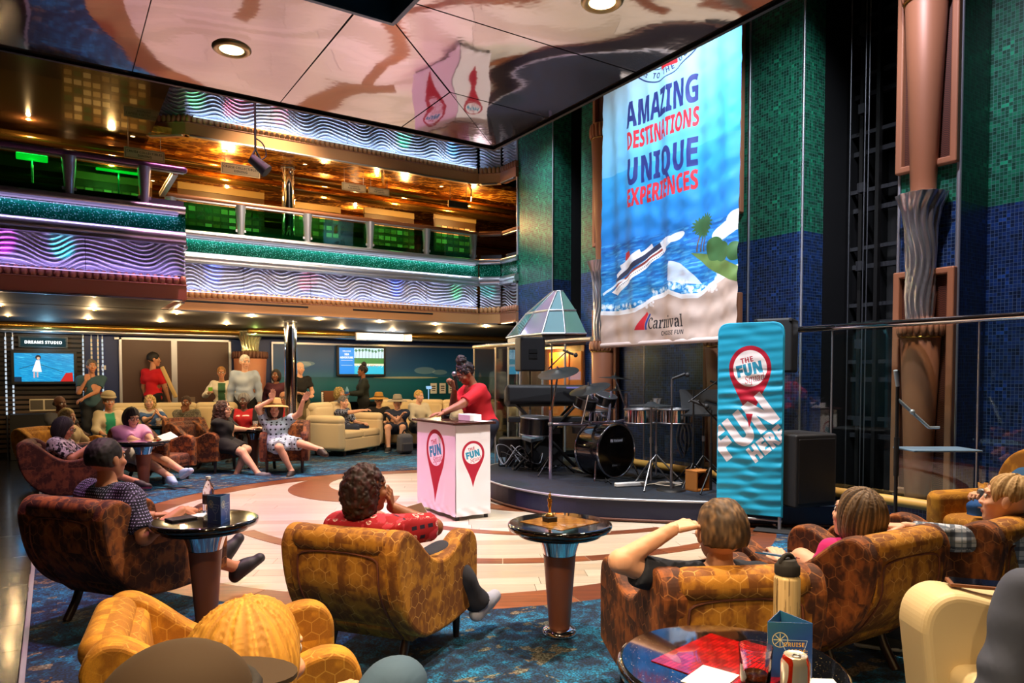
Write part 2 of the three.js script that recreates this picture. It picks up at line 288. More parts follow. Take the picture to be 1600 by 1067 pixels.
// run a balcony front along +x from A to B (plan points), facing the atrium (left of the direction A->B is outside)
function balconyFront(root, A, B, y, opt = {}) {
  const L = hypot(B[0] - A[0], B[1] - A[1]), g = new THREE.Group(); g.name = opt.name || 'balcony_front'; root.add(g);
  g.position.set(A[0], y, A[1]); g.rotation.y = -atan2(B[1] - A[1], B[0] - A[0]);
  // local frame: x along the front, +z towards the atrium
  const fas = opt.fascia || MAT.tan;
  mesh('fascia', slab(0, L, .0, .165, -.12, .0), fas, g);
  mesh('bead', [pl(new THREE.CapsuleGeometry(.007, L, 3, 6), L / 2, .172, .0, 0, 0, PI / 2)], MAT.copper, g);
  mesh('light_strip', slab(.05, L - .05, -.018, .0, -.03, .012), MAT.silver, g);
  if (opt.grille) for (const [a, b] of opt.grille) mesh('vent_slot', rb(b - a, .03, .02, .009, (a + b) / 2, .125, -.004), MAT.black, g);
  const n = max(3, Math.round(L / .075)), fl = [];
  for (let i = 0; i < n; i++) fl.push(pl(new THREE.SphereGeometry(.5, 6, 6), (i + .5) * L / n, .225, -.02, 0, 0, 0, [L / n, .125, .07]));
  mesh('fluted_trim', [...fl, slab(0, L, .18, .27, -.1, -.025)], opt.flute || fas, g).userData.kind = 'stuff';
  const y1 = opt.waveTop || .65, np = max(1, Math.round(L / 1.05)), pw = L / np;
  for (let i = 0; i < np; i++) { const o = mesh('wave_panel', waveGeo(pw, y1 - .26, i * pw), MAT.wave, g); o.position.set((i + .5) * pw, (y1 + .26) / 2, -.1); }
  mesh('backing', slab(0, L, .2, y1 + .55, -.3, -.12), std(0x33353c, .6), g);
  if (opt.noRail) return g;
  const half = (r, yy, zz, k = 1) => { const c = new THREE.CylinderGeometry(r, r, L, 18, 1, false, 0, PI); return pl(c, L / 2, yy, zz, 0, 0, PI / 2).scale(1, 1, k); };
  mesh('cove_moulding', [pl(new THREE.CylinderGeometry(.085, .085, L, 20), L / 2, .735, -.06, 0, 0, PI / 2), slab(0, L, .65, .68, -.12, .05)], MAT.silver, g);
  mesh('mosaic_band', slab(0, L, .8, 1.03, -.2, -.03), MAT.sparkle, g);
  mesh('sill', [pl(new THREE.CylinderGeometry(.05, .05, L, 16), L / 2, 1.07, -.04, 0, 0, PI / 2), slab(0, L, 1.03, 1.11, -.22, -.04)], MAT.silver, g);
  const posts = opt.posts || [];
  const postG = merge([cy(.042, .075, .44, 0, .22, 0, 0, 0, 0, 16), bx(.14, .035, .02, 0, .08, 0), bx(.14, .035, .02, 0, .36, 0)]);
  for (const x of posts) { const o = mesh('post', postG, MAT.satin, g); o.position.set(x, 1.1, -.08); }
  const ps = opt.panes || posts;
  for (let i = 0; i + 1 < ps.length; i++) mesh('glass_pane', slab(ps[i] + .06, ps[i + 1] - .06, 1.13, 1.5, -.086, -.076), MAT.green_glass, g);
  mesh('handrail', [pl(new THREE.CapsuleGeometry(.04, L, 4, 12), L / 2, 1.565, -.08, 0, 0, PI / 2)], opt.rail || std(0x8a5636, .3, .2), g);
  mesh('rail_channel', slab(0, L, 1.52, 1.545, -.11, -.05), MAT.silver, g);
  return g;
}
const ledBar = (x0, x1, y, z, color, k) => { // strip of light lying behind the fluted ledge, shining up the wave panels
  const L = x1 - x0, m = mesh('led_strip', slab(x0, x1, y - .008, y, z - .012, z + .012), glow(color, 1.5)); tag(m, 'thin strip of light behind the fluted ledge at height ' + (y > 4 ? 'of the upper wavy panels' : z > -10 ? 'of the near left wavy panels' : 'of the lower wavy panels'), 'light strip');
  const l = new THREE.RectAreaLight(color, k, L, .03); l.position.set((x0 + x1) / 2, y + .012, z); l.lookAt((x0 + x1) / 2, y + 1, z - .12); scene.add(l);
};
const gleam = (x, y, z, color, k, dx = 0) => { const l = new THREE.SpotLight(color, k, 0, .38, .9, 2); l.position.set(x, y, z + .16); l.target.position.set(x + dx, y + .3, z - .1); l.castShadow = true; l.shadow.radius = .5; scene.add(l, l.target); };
const BZ = -10.75, LZ = -9.35;
{
  const b = new THREE.Group(); b.name = 'balcony_main'; b.userData.kind = 'structure'; b.name = 'trim_2'; scene.add(b);
  const posts = [.03, .95, 1.92, 2.92, 3.92, 4.82];
  balconyFront(b, [1.38, BZ], [6.27, BZ], 2.3, { posts, grille: [[.14, 1.9], [2.6, 4.0]] });
  balconyFront(b, [6.27, BZ], [6.54, BZ + .26], 2.3, {});
  balconyFront(b, [6.54, BZ + .26], [6.54, -10.0], 2.3, { fascia: MAT.copper });
  balconyFront(b, [1.38, LZ - .2], [1.38, BZ - .02], 2.3, { fascia: MAT.brown, flute: MAT.brown });
  balconyFront(b, [-5.9, LZ], [1.38, LZ], 2.3, { fascia: MAT.brown, flute: MAT.brown, posts: [1.9, 3.6, 4.95, 5.55 + .55, 6.85], panes: [1.9, 3.6, 4.95, 6.85], rail: std(0x6a4668, .3, .3) });
  const u = new THREE.Group(); u.name = 'trim_3'; u.userData.kind = 'structure'; scene.add(u);
  balconyFront(u, [1.6, BZ], [6.27, BZ], 4.71, { waveTop: 1.2, noRail: true });
  balconyFront(u, [6.27, BZ], [6.54, BZ + .26], 4.71, { waveTop: 1.2, noRail: true });
  balconyFront(u, [6.54, BZ + .26], [6.54, -10.0], 4.71, { waveTop: 1.2, noRail: true, fascia: MAT.copper });
  balconyFront(u, [1.15, BZ - .35], [1.6, BZ], 4.71, { waveTop: 1.2, noRail: true, fascia: MAT.brown, flute: MAT.brown });
  ledBar(1.5, 6.2, 2.56, BZ + .03, 0xc9d6ff, 26); ledBar(-3, 1.3, 2.56, LZ + .03, 0xc9a8ff, 22); ledBar(1.7, 6.2, 4.97, BZ + .03, 0xb8d8ff, 30);
  const cove = (x0, x1, z, c, k) => { const l = new THREE.RectAreaLight(c, k, x1 - x0, .03); l.position.set((x0 + x1) / 2, 3.3, z + .0); l.lookAt((x0 + x1) / 2, 2.9, z + .02); scene.add(l); tag(mesh('cove_lamp', slab(x0, x1, 3.305, 3.318, z - .018, z + .018), glow(c, .5)), 'thin light strip under the sill of the ' + (z > -10 ? 'near left' : 'main') + ' balcony', 'light strip'); };
  cove(1.5, 6.2, BZ, 0xdfe6ff, 34); cove(-3, 1.3, LZ, 0xd0b8ff, 30);
  for (const [x, y, z, c, k, dx] of [[.12, 2.56, LZ, 0x00f0ff, 1.6], [-.42, 2.56, LZ, 0xff30ff, 1.2], [1.95, 2.56, BZ, 0x2060ff, 1.5], [3.1, 2.56, BZ, 0xff3a50, 1.2, .2], [4.75, 2.56, BZ, 0x1050ff, 2.0], [5.85, 2.56, BZ, 0x00e060, 1.4], [6.4, 2.56, BZ + .2, 0x00ffd0, .8], [2.0, 4.97, BZ, 0xff4060, 1.2, .3], [1.75, 4.97, BZ, 0x50ff60, .7], [2.9, 4.97, BZ, 0xff5070, .8], [4.9, 4.97, BZ, 0x20e090, 1.2], [5.8, 4.97, BZ, 0x30a0ff, 1.2]]) gleam(x, y, z, c, k, dx || 0);
}
// slabs and soffits
MAT.soffit = phys(0x2c1a10, .12, .35, { clearcoat: .6 });
MAT.goldsoffit = std(0xffffff, .25, .45, { map: tex(256, (u, v) => { const a = abs(fbm(u * 9, v * 14, 0, 3) - .5) * 6, b = hash(floor(u * 20), floor(v * 9), 1); return mix([.48, .25, .07], [.98, .72, .30], max(0, 1 - a) * .8 + b * .2); }, 1 / 1.6) });
struct('ceiling_lobby', [slab(-6, 12, 2.3, 2.36, -15, BZ - .12), slab(-6, 1.26, 2.3, 2.36, BZ - .2, LZ - .12)], phys(0x191310, .6, .2));
struct('floor_gallery', [slab(-6, 12, 2.36, 2.85, -15, BZ - .3), slab(-6, 1.2, 2.36, 2.85, BZ - .31, LZ - .3), slab(6.6, 12, 2.36, 2.85, -10.9, -10)], std(0x3b2a20, .7));
struct('ceiling_gallery', [slab(1.2, 12, 4.72, 4.8, -15, BZ - .12)], MAT.goldsoffit);
struct('ceiling_gallery_dark', [slab(-6, 1.2, 4.72, 4.8, -15, -6.2)], MAT.soffit);
struct('wall_gallery', [slab(-6, 12, 2.85, 4.72, -15, -14.94)], std(0x6b4a28, .5));
{ // beams, columns and signs of the upper gallery
  const tubes = [[-13.2, 4.45, .1], [-12.2, 4.55, .09], [-11.7, 4.6, .07], [-14.2, 4.35, .1]];
  for (const [z, y, r] of tubes) solo('ceiling_beam', [pl(new THREE.CylinderGeometry(r, r, 17, 20), 3, y, z, 0, 0, PI / 2)], std(0xa87b3a, .16, .95), 'polished brass tube running below the gallery ceiling', 'beam', 'brass tubes below the gallery ceiling');
  const col = (x, z, y0, y1, r, label) => { const t = thing('chrome_column', label, 'column', [x, y0, z]); mesh('shaft', cy(r, r, y1 - y0, 0, (y1 - y0) / 2, 0, 0, 0, 0, 28), MAT.chrome, t); mesh('collar', [ring(r, .012, 0, .02, 0, PI / 2), ring(r, .012, 0, y1 - y0 - .02, 0, PI / 2)], MAT.steel, t); const s = []; for (let i = 0; i < 14; i++) s.push(sp(.008, r * cos(i * 2.4), (y1 - y0) * (.72 + .02 * i), r * sin(i * 2.4), 1, 6)); mesh('stud', s, MAT.gold, t); };
  { const p = onZ(454, 560, -11.9); col(p[0], -11.9, .006, 2.3, .1, 'mirror polished column rising from the lobby floor to the ceiling'); }
  { const p = onZ(450, 270, -11.6); col(p[0], -11.6, 2.85, 4.72, .1, 'mirror polished column standing on the upper gallery'); }
  const signTex = (a, b) => paint(512, 160, (g, w, h) => { g.fillStyle = '#c9b183'; g.fillRect(0, 0, w, h); g.strokeStyle = '#5c4a2c'; g.lineWidth = 6; g.strokeRect(8, 8, w - 16, h - 16); g.fillStyle = '#2a2112'; g.textAlign = 'center'; g.font = 'bold 50px sans-serif'; g.fillText(a, w / 2, 70, w - 40); g.fillText(b, w / 2, 128); });
  const sA = signTex('CRUISE COLLECTIBLES', 'DINING'), sB = signTex('Passports', 'FUN AHEAD');
  for (const [px, py, t, w, label] of [[226, 242, sA, .5, 'tan hanging sign reading cruise collectibles and dining, before the dark ceiling'], [376, 266, sA, .55, 'tan hanging sign reading cruise collectibles and dining, beside the hanging spotlight'], [553, 293, sB, .4, 'tan hanging sign reading fun ahead, next to its twin on the right'], [592, 299, sB, .36, 'tan hanging sign reading fun ahead, next to its twin on the left'], [716, 320, null, .4, 'dark blank hanging sign board over the gallery end']]) {
    const p = onZ(px, py, -11.1), s = thing('hanging_sign', label, 'sign', p); const face = t ? std(0xffffff, .5, 0, { map: t }) : std(0x2c2a24, .5);
    mesh('board', bx(w, w * .3, .02), std(0xbfa272, .4, .3), s); mesh('face', pl(new THREE.PlaneGeometry(w - .02, w * .3 - .02), 0, 0, .0112), face, s); mesh('hanger', [bar([-w * .4, w * .15, 0], [-w * .4, 4.72 - p[1], 0], .004), bar([w * .4, w * .15, 0], [w * .4, 4.72 - p[1], 0], .004)], MAT.steel, s);
  }
  for (const [px, py] of [[598, 278], [736, 305]]) { const p = onZ(px, py, -11.1), s = thing('bracket_sign', px < 650 ? 'small tan sign board turned edge on by the fun ahead signs' : 'small tan sign board turned edge on near the gallery end', 'sign', p, R(62)); mesh('board', bx(.36, .13, .02), std(0xb0935f, .4, .3), s); mesh('hanger', bar([0, .06, 0], [0, 4.72 - p[1], 0], .005), MAT.steel, s); }
  // photo gallery boards: frames with rows of prints
  const printM = [0xc9b48a, 0x8c6b3c, 0xd8c9a8, 0x6d5a36, 0x39502c, 0xa88a58].map((c) => std(c, .5));
  const pr = uvBox(new THREE.BoxGeometry(.1, .075, .006));
  let n = 0;
  for (const [x0, x1, z] of [[1.75, 3.1, -12.6], [3.5, 4.55, -12.9], [4.9, 5.9, -12.6], [6.2, 7.1, -12.3], [.2, 1.4, -12.8]]) {
    const b = thing('photo_board', 'tall display board of small prints, ' + ['behind the first gallery posts', 'left of the gallery aisle', 'right of the gallery aisle', 'at the gallery end', 'behind the near left balcony'][n++], 'display board', [(x0 + x1) / 2, 2.85, z]), W = x1 - x0;
    mesh('panel', slab(-W / 2, W / 2, 0, 1.55, -.05, 0), std(0x4b3116, .5), b);
    mesh('header', slab(-W / 2, W / 2, 1.55, 1.66, -.06, .02), std(0x8a7144, .5), b);
    for (let i = 0; i < floor(W / .125); i++) for (let j = 0; j < 9; j++) { const o = mesh('print', pr, printM[floor(rnd() * 6)], b); o.position.set(-W / 2 + .08 + i * .125, .35 + j * .13, .004); }
    lamp((x0 + x1) / 2, 4.4, z + .7, 0xffc878, 3.2, 2);
  }
  for (let k = 0; k < 16; k++) { const x = -2.6 + (k % 8) * 1.2 + (k > 7 ? .5 : 0), z = k > 7 ? -13.6 : -11.25, t = thing('gallery_downlight', 'small bright downlight in the gallery ceiling', 'downlight', [x, 4.72, z], 0, 'downlights in the gallery ceiling'); mesh('rim', ring(.035, .008, 0, -.002, 0, PI / 2, 0, 18), MAT.gold, t); mesh('lens', cy(.03, .03, .006, 0, -.004, 0, 0, 0, 0, 16), glow(0xffe2ae, 5), t); if (k % 2 === 0) lamp(x, 4.66, z, 0xffcf8a, 2.2, 1); }
  for (const [px, py] of [[50, 246], [185, 268]]) { const p = onZ(px, py, -10.4), t = thing('green_lamp', px < 100 ? 'glowing green lamp bar behind the balcony post' : 'long glowing green bar behind the balcony glass', 'lamp', p); mesh('tube', rb(px < 100 ? .32 : .5, px < 100 ? .08 : .03, .05, .014), glow(0x10ff50, 1.6), t); mesh('bracket', bar([0, -.015, 0], [0, 3.51 - p[1], 0], .012), MAT.steel, t); lamp(p[0], p[1] - .05, p[2] + .08, 0x20ff60, .5, 1); }
  const sb = onZ(128, 285, -10.2), ct = thing('gallery_counter', 'dark sales counter behind the near left balcony', 'counter', [0, 2.85, -10.3]); mesh('body', slab(-.7, .75, 0, .62, -.3, .1), std(0x10241c, .4), ct); mesh('worktop', slab(-.74, .79, .62, .66, -.34, .14), std(0x39433f, .3, .3), ct);
}
{ // the hanging moving-head light by the left balcony
  const p = onZ(402, 255, -9.0), t = thing('hanging_spotlight', 'black moving spotlight with looped cable hanging below the mirrored ceiling line', 'spotlight', p);
  mesh('housing', [bar([-.07, .05, 0], [.08, -.08, .05], .06, .075, 14), bar([.08, -.08, .05], [.1, -.1, .06], .08, .08, 14)], MAT.soot, t); mesh('yoke', [bar([-.02, .16, 0], [-.1, .0, 0], .012), bar([-.02, .16, 0], [.07, .0, 0], .012), bar([-.02, .16, 0], [-.02, CEIL - p[1], 0], .014)], MAT.black, t); mesh('cable', tube([[-.02, .3, 0], [.06, .24, .02], [.1, .1, .02], [.02, .02, .03]], .008), MAT.rubber, t);
}
// ---------------------------------------------------------------- lobby below the balcony
{
  const WZ = -15, dx = (px) => onZ(px, 580, WZ)[0];
  for (let k = 0; k < 18; k++) { const x = -1.6 + (k % 9) * 1.05, z = k > 8 ? -13.3 : -11.4, t = thing('lobby_downlight', 'small bright downlight in the dark lobby ceiling', 'downlight', [x, 2.3, z], 0, 'downlights in the lobby ceiling'); mesh('rim', ring(.034, .007, 0, -.002, 0, PI / 2, 0, 18), MAT.gold, t); mesh('lens', cy(.024, .024, .005, 0, -.002, 0, 0, 0, 0, 16), glow(0xffe0ac, x < -.2 ? 1.5 : 4), t); lamp(x, 2.24, z, 0xffd69a, x < -.2 ? .5 : k > 8 ? 1.7 : 2.6, 1); }
  for (const [z, y, r, x0, x1, m] of [[-14.6, 2.24, .055, -1, 3.2, MAT.gold], [-14.75, 2.17, .045, -1, 3.2, MAT.silver], [-14.2, 2.25, .05, 3.2, 9, MAT.gold], [-14.35, 2.2, .04, 3.2, 9, MAT.silver]]) solo('cornice_tube', [pl(new THREE.CapsuleGeometry(r, x1 - x0, 4, 16), (x0 + x1) / 2, y, z, 0, 0, PI / 2)], m, 'polished ' + (m === MAT.gold ? 'gold' : 'silver') + ' cornice tube over ' + (x0 < 0 ? 'the brown double doors' : 'the beach mural'), 'cornice');
  // brown double doors
  const dr = new THREE.Group(); dr.name = 'door_1'; dr.userData.kind = 'structure'; dr.position.set(0, 0, WZ); scene.add(dr);
  const a = dx(189), b = dx(358), m = dx(272), brown = std(0x4a2e24, .45);
  for (const [l, r] of [[a, m], [m, b]]) mesh('leaf', slab(l + .02, r - .02, 0, 2.06, .0, .05), brown, dr);
  mesh('frame', [slab(a - .03, a + .015, 0, 2.1, 0, .07), slab(b - .015, b + .03, 0, 2.1, 0, .07), slab(a - .1, b + .03, 2.06, 2.1, 0, .07), slab(m - .05, m + .05, 0, 2.06, .02, .06)], MAT.satin, dr);
  mesh('notice', [slab(m - .42, m - .2, .75, .98, .052, .056)], std(0x7b6656, .5), dr); mesh('notice', [slab(m + .12, m + .36, .75, .98, .052, .056)], std(0x7b6656, .5), dr);
  mesh('exit_light', slab(m - .1, m + .15, 2.12, 2.22, 0, .04), std(0x1a2540, .4), dr);
  solo('alarm_panel', slab(.63, .78, .95, 1.1, WZ, WZ + .03), std(0x8c2a22, .5), 'small red call point box on the blue wall', 'alarm'); solo('wall_switch', slab(.76, .83, 1.5, 1.58, WZ, WZ + .02), MAT.white, 'small white switch plate on the blue wall', 'switch');
  // slatted wall with the glowing sign and the screen
  const sw = thing('slat_wall', 'dark slatted partition carrying the studio sign', 'partition', [0, 0, WZ + .06]);
  mesh('backboard', slab(-2.2, .5, 0, 2.25, -.05, 0), std(0x0c0a0a, .7), sw);
  const sg = uvBox(new THREE.BoxGeometry(2.7, .05, .03)); for (let j = 0; j < 26; j++) { const o = mesh('slat', sg, j < 12 ? std(0x5a4634, .5) : std(0x241c18, .5), sw); o.position.set(-.85, .1 + j * .083, .02); }
  const lt = glow(0xdfefff, .7), lw = glow(0xffd9a0, .6);
  for (const [px, mm] of [[10, lt], [21, lt], [130, lt], [143, lw], [153, lw], [160, lt]]) { const x = dx(px), t = thing('light_rod', 'vertical rod of dashed lights on the slatted partition', 'light', [x, 0, WZ + .14], 0, 'dashed light rods on the slatted partition'); mesh('rod', bar([0, 0, 0], [0, 2.2, 0], .012), MAT.steel, t); const ds = []; for (let j = 0; j < 18; j++) ds.push(bx(.026, .05, .02, 0, .75 + j * .075, .012)); mesh('lamp_dash', ds, mm, t); }
  lamp(dx(75), 2.0, WZ + .5, 0x9fdfff, .5, 1);
  const sign = thing('studio_sign', 'glowing white studio sign on a dark glass plate above the screen', 'sign', [dx(69), 1.975, WZ + .13]);
  mesh('plate', bx(.72, .2, .02), std(0x0c2a33, .3), sign);
  mesh('lettering', pl(new THREE.PlaneGeometry(.66, .15), 0, 0, .0112), new THREE.MeshStandardMaterial({ color: 0x061418, emissive: 0xffffff, emissiveIntensity: 2.2, emissiveMap: paint(660, 150, (g, w, h) => { g.fillStyle = '#04181c'; g.fillRect(0, 0, w, h); g.fillStyle = '#fff'; g.font = 'bold 70px sans-serif'; g.textAlign = 'center'; g.fillText('DREAMS STUDIO', w / 2, 102, w - 30); }) }), sign);
  const tv = (name, label, x0, x1, y0, y1, z, draw, k) => { const t = thing(name, label, 'television', [(x0 + x1) / 2, (y0 + y1) / 2, z]), w = x1 - x0, h = y1 - y0; mesh('casing', rb(w + .1, h + .1, .06, .012), MAT.black, t); mesh('screen', pl(new THREE.PlaneGeometry(w, h), 0, 0, .0312), new THREE.MeshStandardMaterial({ color: 0x050505, roughness: .3, emissive: 0xffffff, emissiveIntensity: k, emissiveMap: paint(512, 288, draw) }), t); const l = new THREE.RectAreaLight(0x40b0ff, .9, w, h); l.position.set((x0 + x1) / 2, (y0 + y1) / 2, z + .04); l.lookAt((x0 + x1) / 2, (y0 + y1) / 2, z + 2); scene.add(l); };
  tv('wall_screen', 'screen showing a dancer in white on turquoise water, below the studio sign', dx(23), dx(115), 1.29, 1.78, WZ + .15, (g, w, h) => {
    g.fillStyle = '#0a8fc8'; g.fillRect(0, 0, w, h); for (let i = 0; i < 260; i++) { g.strokeStyle = `rgba(${rnd() > .5 ? '120,230,245' : '0,90,160'},.5)`; g.lineWidth = 1 + rnd() * 3; const x = rnd() * w, y = rnd() * h; g.beginPath(); g.moveTo(x, y); g.lineTo(x + 60, y + 14 - 8 * rnd()); g.stroke(); }
    g.strokeStyle = '#123a55'; g.lineWidth = 5; g.beginPath(); g.moveTo(210, 110); g.lineTo(420, 190); g.moveTo(200, 105); g.lineTo(40, 160); g.stroke();
    g.fillStyle = '#f3efec'; g.beginPath(); g.moveTo(185, 70); g.lineTo(215, 70); g.lineTo(232, 190); g.lineTo(150, 185); g.fill(); g.fillStyle = '#caa'; g.fillRect(160, 190, 14, 60); g.fillRect(188, 190, 14, 55); g.fillStyle = '#2b1b1b'; g.beginPath(); g.arc(203, 42, 24, 0, 7); g.fill(); g.fillStyle = '#d9b49a'; g.beginPath(); g.arc(205, 52, 14, 0, 7); g.fill();
    g.fillStyle = '#c02020'; g.beginPath(); g.moveTo(390, 288); g.lineTo(440, 200); g.lineTo(500, 195); g.lineTo(505, 288); g.fill(); g.fillStyle = '#12304a'; g.fillRect(0, 240, 60, 48);
  }, 1.1);
  // display stand below the screen
  const st = thing('display_stand', 'black display stand with two framed photographs below the screen', 'stand', [dx(66), 0, WZ + .6]); mesh('body', slab(-.45, .45, .006, .75, -.2, .2), MAT.soot, st); mesh('photo_frame', [bx(.4, .2, .02, .02, .9, .1, -.1)], std(0xcfc4a8, .5), st); mesh('photograph', [bx(.18, .16, .004, -.08, .902, .113, -.1), bx(.17, .16, .004, .12, .902, .113, -.1)], std(0x4a443c, .5), st);
  // mural and reception
  const mu = thing('beach_mural', 'wide mural of a dark blue sky over a turquoise sea', 'mural', [0, 0, WZ + .01]), x0 = dx(425), x1 = 9.2;
  mesh('picture', pl(new THREE.PlaneGeometry(x1 - x0, 1.4), (x0 + x1) / 2, 1.36, .02), std(0xffffff, .4, 0, { map: paint(1400, 360, (g, w, h) => { const gr = g.createLinearGradient(0, 0, 0, h); for (const [k, c] of [[0, '#123a6e'], [.35, '#1c5590'], [.49, '#2f6f9c'], [.5, '#175f78'], [.6, '#126a80'], [1, '#0d5468']]) gr.addColorStop(k, c); g.fillStyle = gr; g.fillRect(0, 0, w, h); g.fillStyle = 'rgba(220,225,220,.35)'; for (const [x, y, r] of [[150, 110, 60], [190, 105, 40], [520, 130, 40], [900, 140, 70], [1000, 150, 50]]) { g.beginPath(); g.ellipse(x, y, r, r * .3, 0, 0, 7); g.fill(); } g.fillStyle = 'rgba(214,205,170,.75)'; g.beginPath(); g.ellipse(780, 182, 210, 6, 0, 0, 7); g.fill(); }) }), mu);
  mesh('frame', [slab(x0 - .02, x1, 2.05, 2.09, 0, .05), slab(x0 - .02, x0 + .01, .6, 2.07, 0, .05)], MAT.satin, mu);
  tv('reception_screen', 'screen with a blue text column and a palm beach picture on the mural', dx(527), dx(596), 1.43, 2.0, WZ + .1, (g, w, h) => {
    g.fillStyle = '#bfe0ea'; g.fillRect(0, 0, w, h); g.fillStyle = '#3c7a3a'; g.fillRect(170, 110, 342, 66); for (let i = 0; i < 9; i++) { const x = 185 + i * 38, y = 20 + 22 * rnd(); g.strokeStyle = '#55504a'; g.lineWidth = 4; g.beginPath(); g.moveTo(x, 130); g.lineTo(x + 6, y); g.stroke(); g.fillStyle = '#2f6b3a'; for (let k = 0; k < 6; k++) { g.beginPath(); g.ellipse(x + 6, y, 20, 4, k, 0, 7); g.fill(); } }
    g.fillStyle = '#e7d8b4'; g.fillRect(170, 172, 342, 26); g.fillStyle = '#2fb0c8'; g.fillRect(170, 196, 342, 92); for (let i = 0; i < 60; i++) { g.fillStyle = rnd() > .5 ? '#c05a40' : '#f2f2f2'; g.fillRect(180 + rnd() * 320, 178 + rnd() * 30, 6, 6); }
    g.fillStyle = '#0a7fd0'; g.fillRect(0, 0, 170, h); g.fillStyle = '#fff'; g.font = '20px sans-serif'; g.textAlign = 'center'; g.fillText('WELCOME', 85, 44); g.font = 'bold 30px sans-serif'; g.fillText('SEA', 85, 84); g.fillText('ADVENTURE', 85, 118, 150); g.fillRect(20, 136, 130, 3); g.fillRect(20, 190, 130, 2);
  }, 1.25);
  const fp = onZ(602, 526.5, -13.9), fx = thing('lit_panel', 'bright white rounded light panel above the reception screen', 'light', fp); mesh('housing', rb(1.25, .17, .08, .02, 0, 0, -.05), MAT.satin, fx); mesh('diffuser', rb(.82, .13, .04, .018), glow(0xf4fbff, 2.2), fx); mesh('bracket', bar([0, .05, -.06], [0, 2.3 - fp[1], -.06], .02), MAT.steel, fx);
  { const l = new THREE.RectAreaLight(0xf0f8ff, 6, .82, .13); l.position.set(fp[0], fp[1], fp[2] + .03); l.lookAt(fp[0], fp[1] - .3, fp[2] + 3); scene.add(l); }
  const cp = onZ(391, 560, -14.66), cl = thing('lobby_column', 'brown flared column with a twisted metal capital beside the mural', 'column', [cp[0], .006, -14.66]); mesh('shaft', lathe([[.001, 0], [.24, 0], [.27, .9], [.31, 1.72], [.001, 1.72]], 36), MAT.brown, cl); mesh('crown', crown(.31, .33, 1.72, 1.86, 28), MAT.brownDark, cl); mesh('capital', wavyVase([[.001, 1.86], [.15, 1.86], [.15, 1.95], [.17, 2.08], [.22, 2.18], [.29, 2.27], [.001, 2.27]].flatMap((p, i, a) => i + 1 < a.length ? [0, .33, .66].map((k) => [p[0] + (a[i + 1][0] - p[0]) * k, p[1] + (a[i + 1][1] - p[1]) * k]) : [p]), 96, 16, .03), std(0xcfc9a0, .25, .8), cl); lamp(cp[0], 2.2, -14.2, 0xd8ff80, .35, 1);
  const rc = thing('reception_desk', 'long dark reception desk in front of the beach mural', 'desk', [0, 0, -14.1]); mesh('front', slab(dx(478), 8.9, .006, .8, -.3, .1), std(0x0d1224, .35), rc); mesh('counter', slab(dx(478) - .04, 8.95, .8, .86, -.36, .18), phys(0x15100d, .2), rc); mesh('kick_strip', slab(dx(478), 8.9, .1, .14, .1, .115), MAT.gold, rc);
  const card = (px, y, w, h, z, label) => { const t = thing('notice_card', label, 'notice', [dx(px), y, z]); mesh('card', bx(w, h, .01), MAT.paper, t); mesh('print', [bx(w * .6, h * .1, .002, 0, h * .2, .006), bx(w * .6, h * .1, .002, 0, 0, .006), bx(w * .5, h * .08, .002, 0, -h * .2, .006)], std(0x333333, .7), t); };
  card(518, .972, .13, .22, -14.4, 'upright notice card on the reception desk left of the screen'); card(491, .962, .12, .2, -14.35, 'notice card in front of the brown box on the desk');
  for (const [px, k] of [[675, 'next to the small tablet'], [689, 'in the middle of the three notices'], [703, 'beside the presenter']]) card(px, 1.1, .16, .24, WZ + .08, 'pale printed notice on the mural ' + k);
  solo('tablet', [bx(.13, .07, .015, dx(649), 1.13, -14.3, -.4), bar([dx(649), .86, -14.32], [dx(649), 1.1, -14.32], .01)], glow(0x9fd4ff, .8), 'small lit tablet on the reception desk', 'tablet');
  solo('brown_box', rb(.26, .22, .2, .01, dx(499), .97, -14.4), std(0x7a4a2a, .6), 'plain brown box standing on the reception desk', 'box');
}
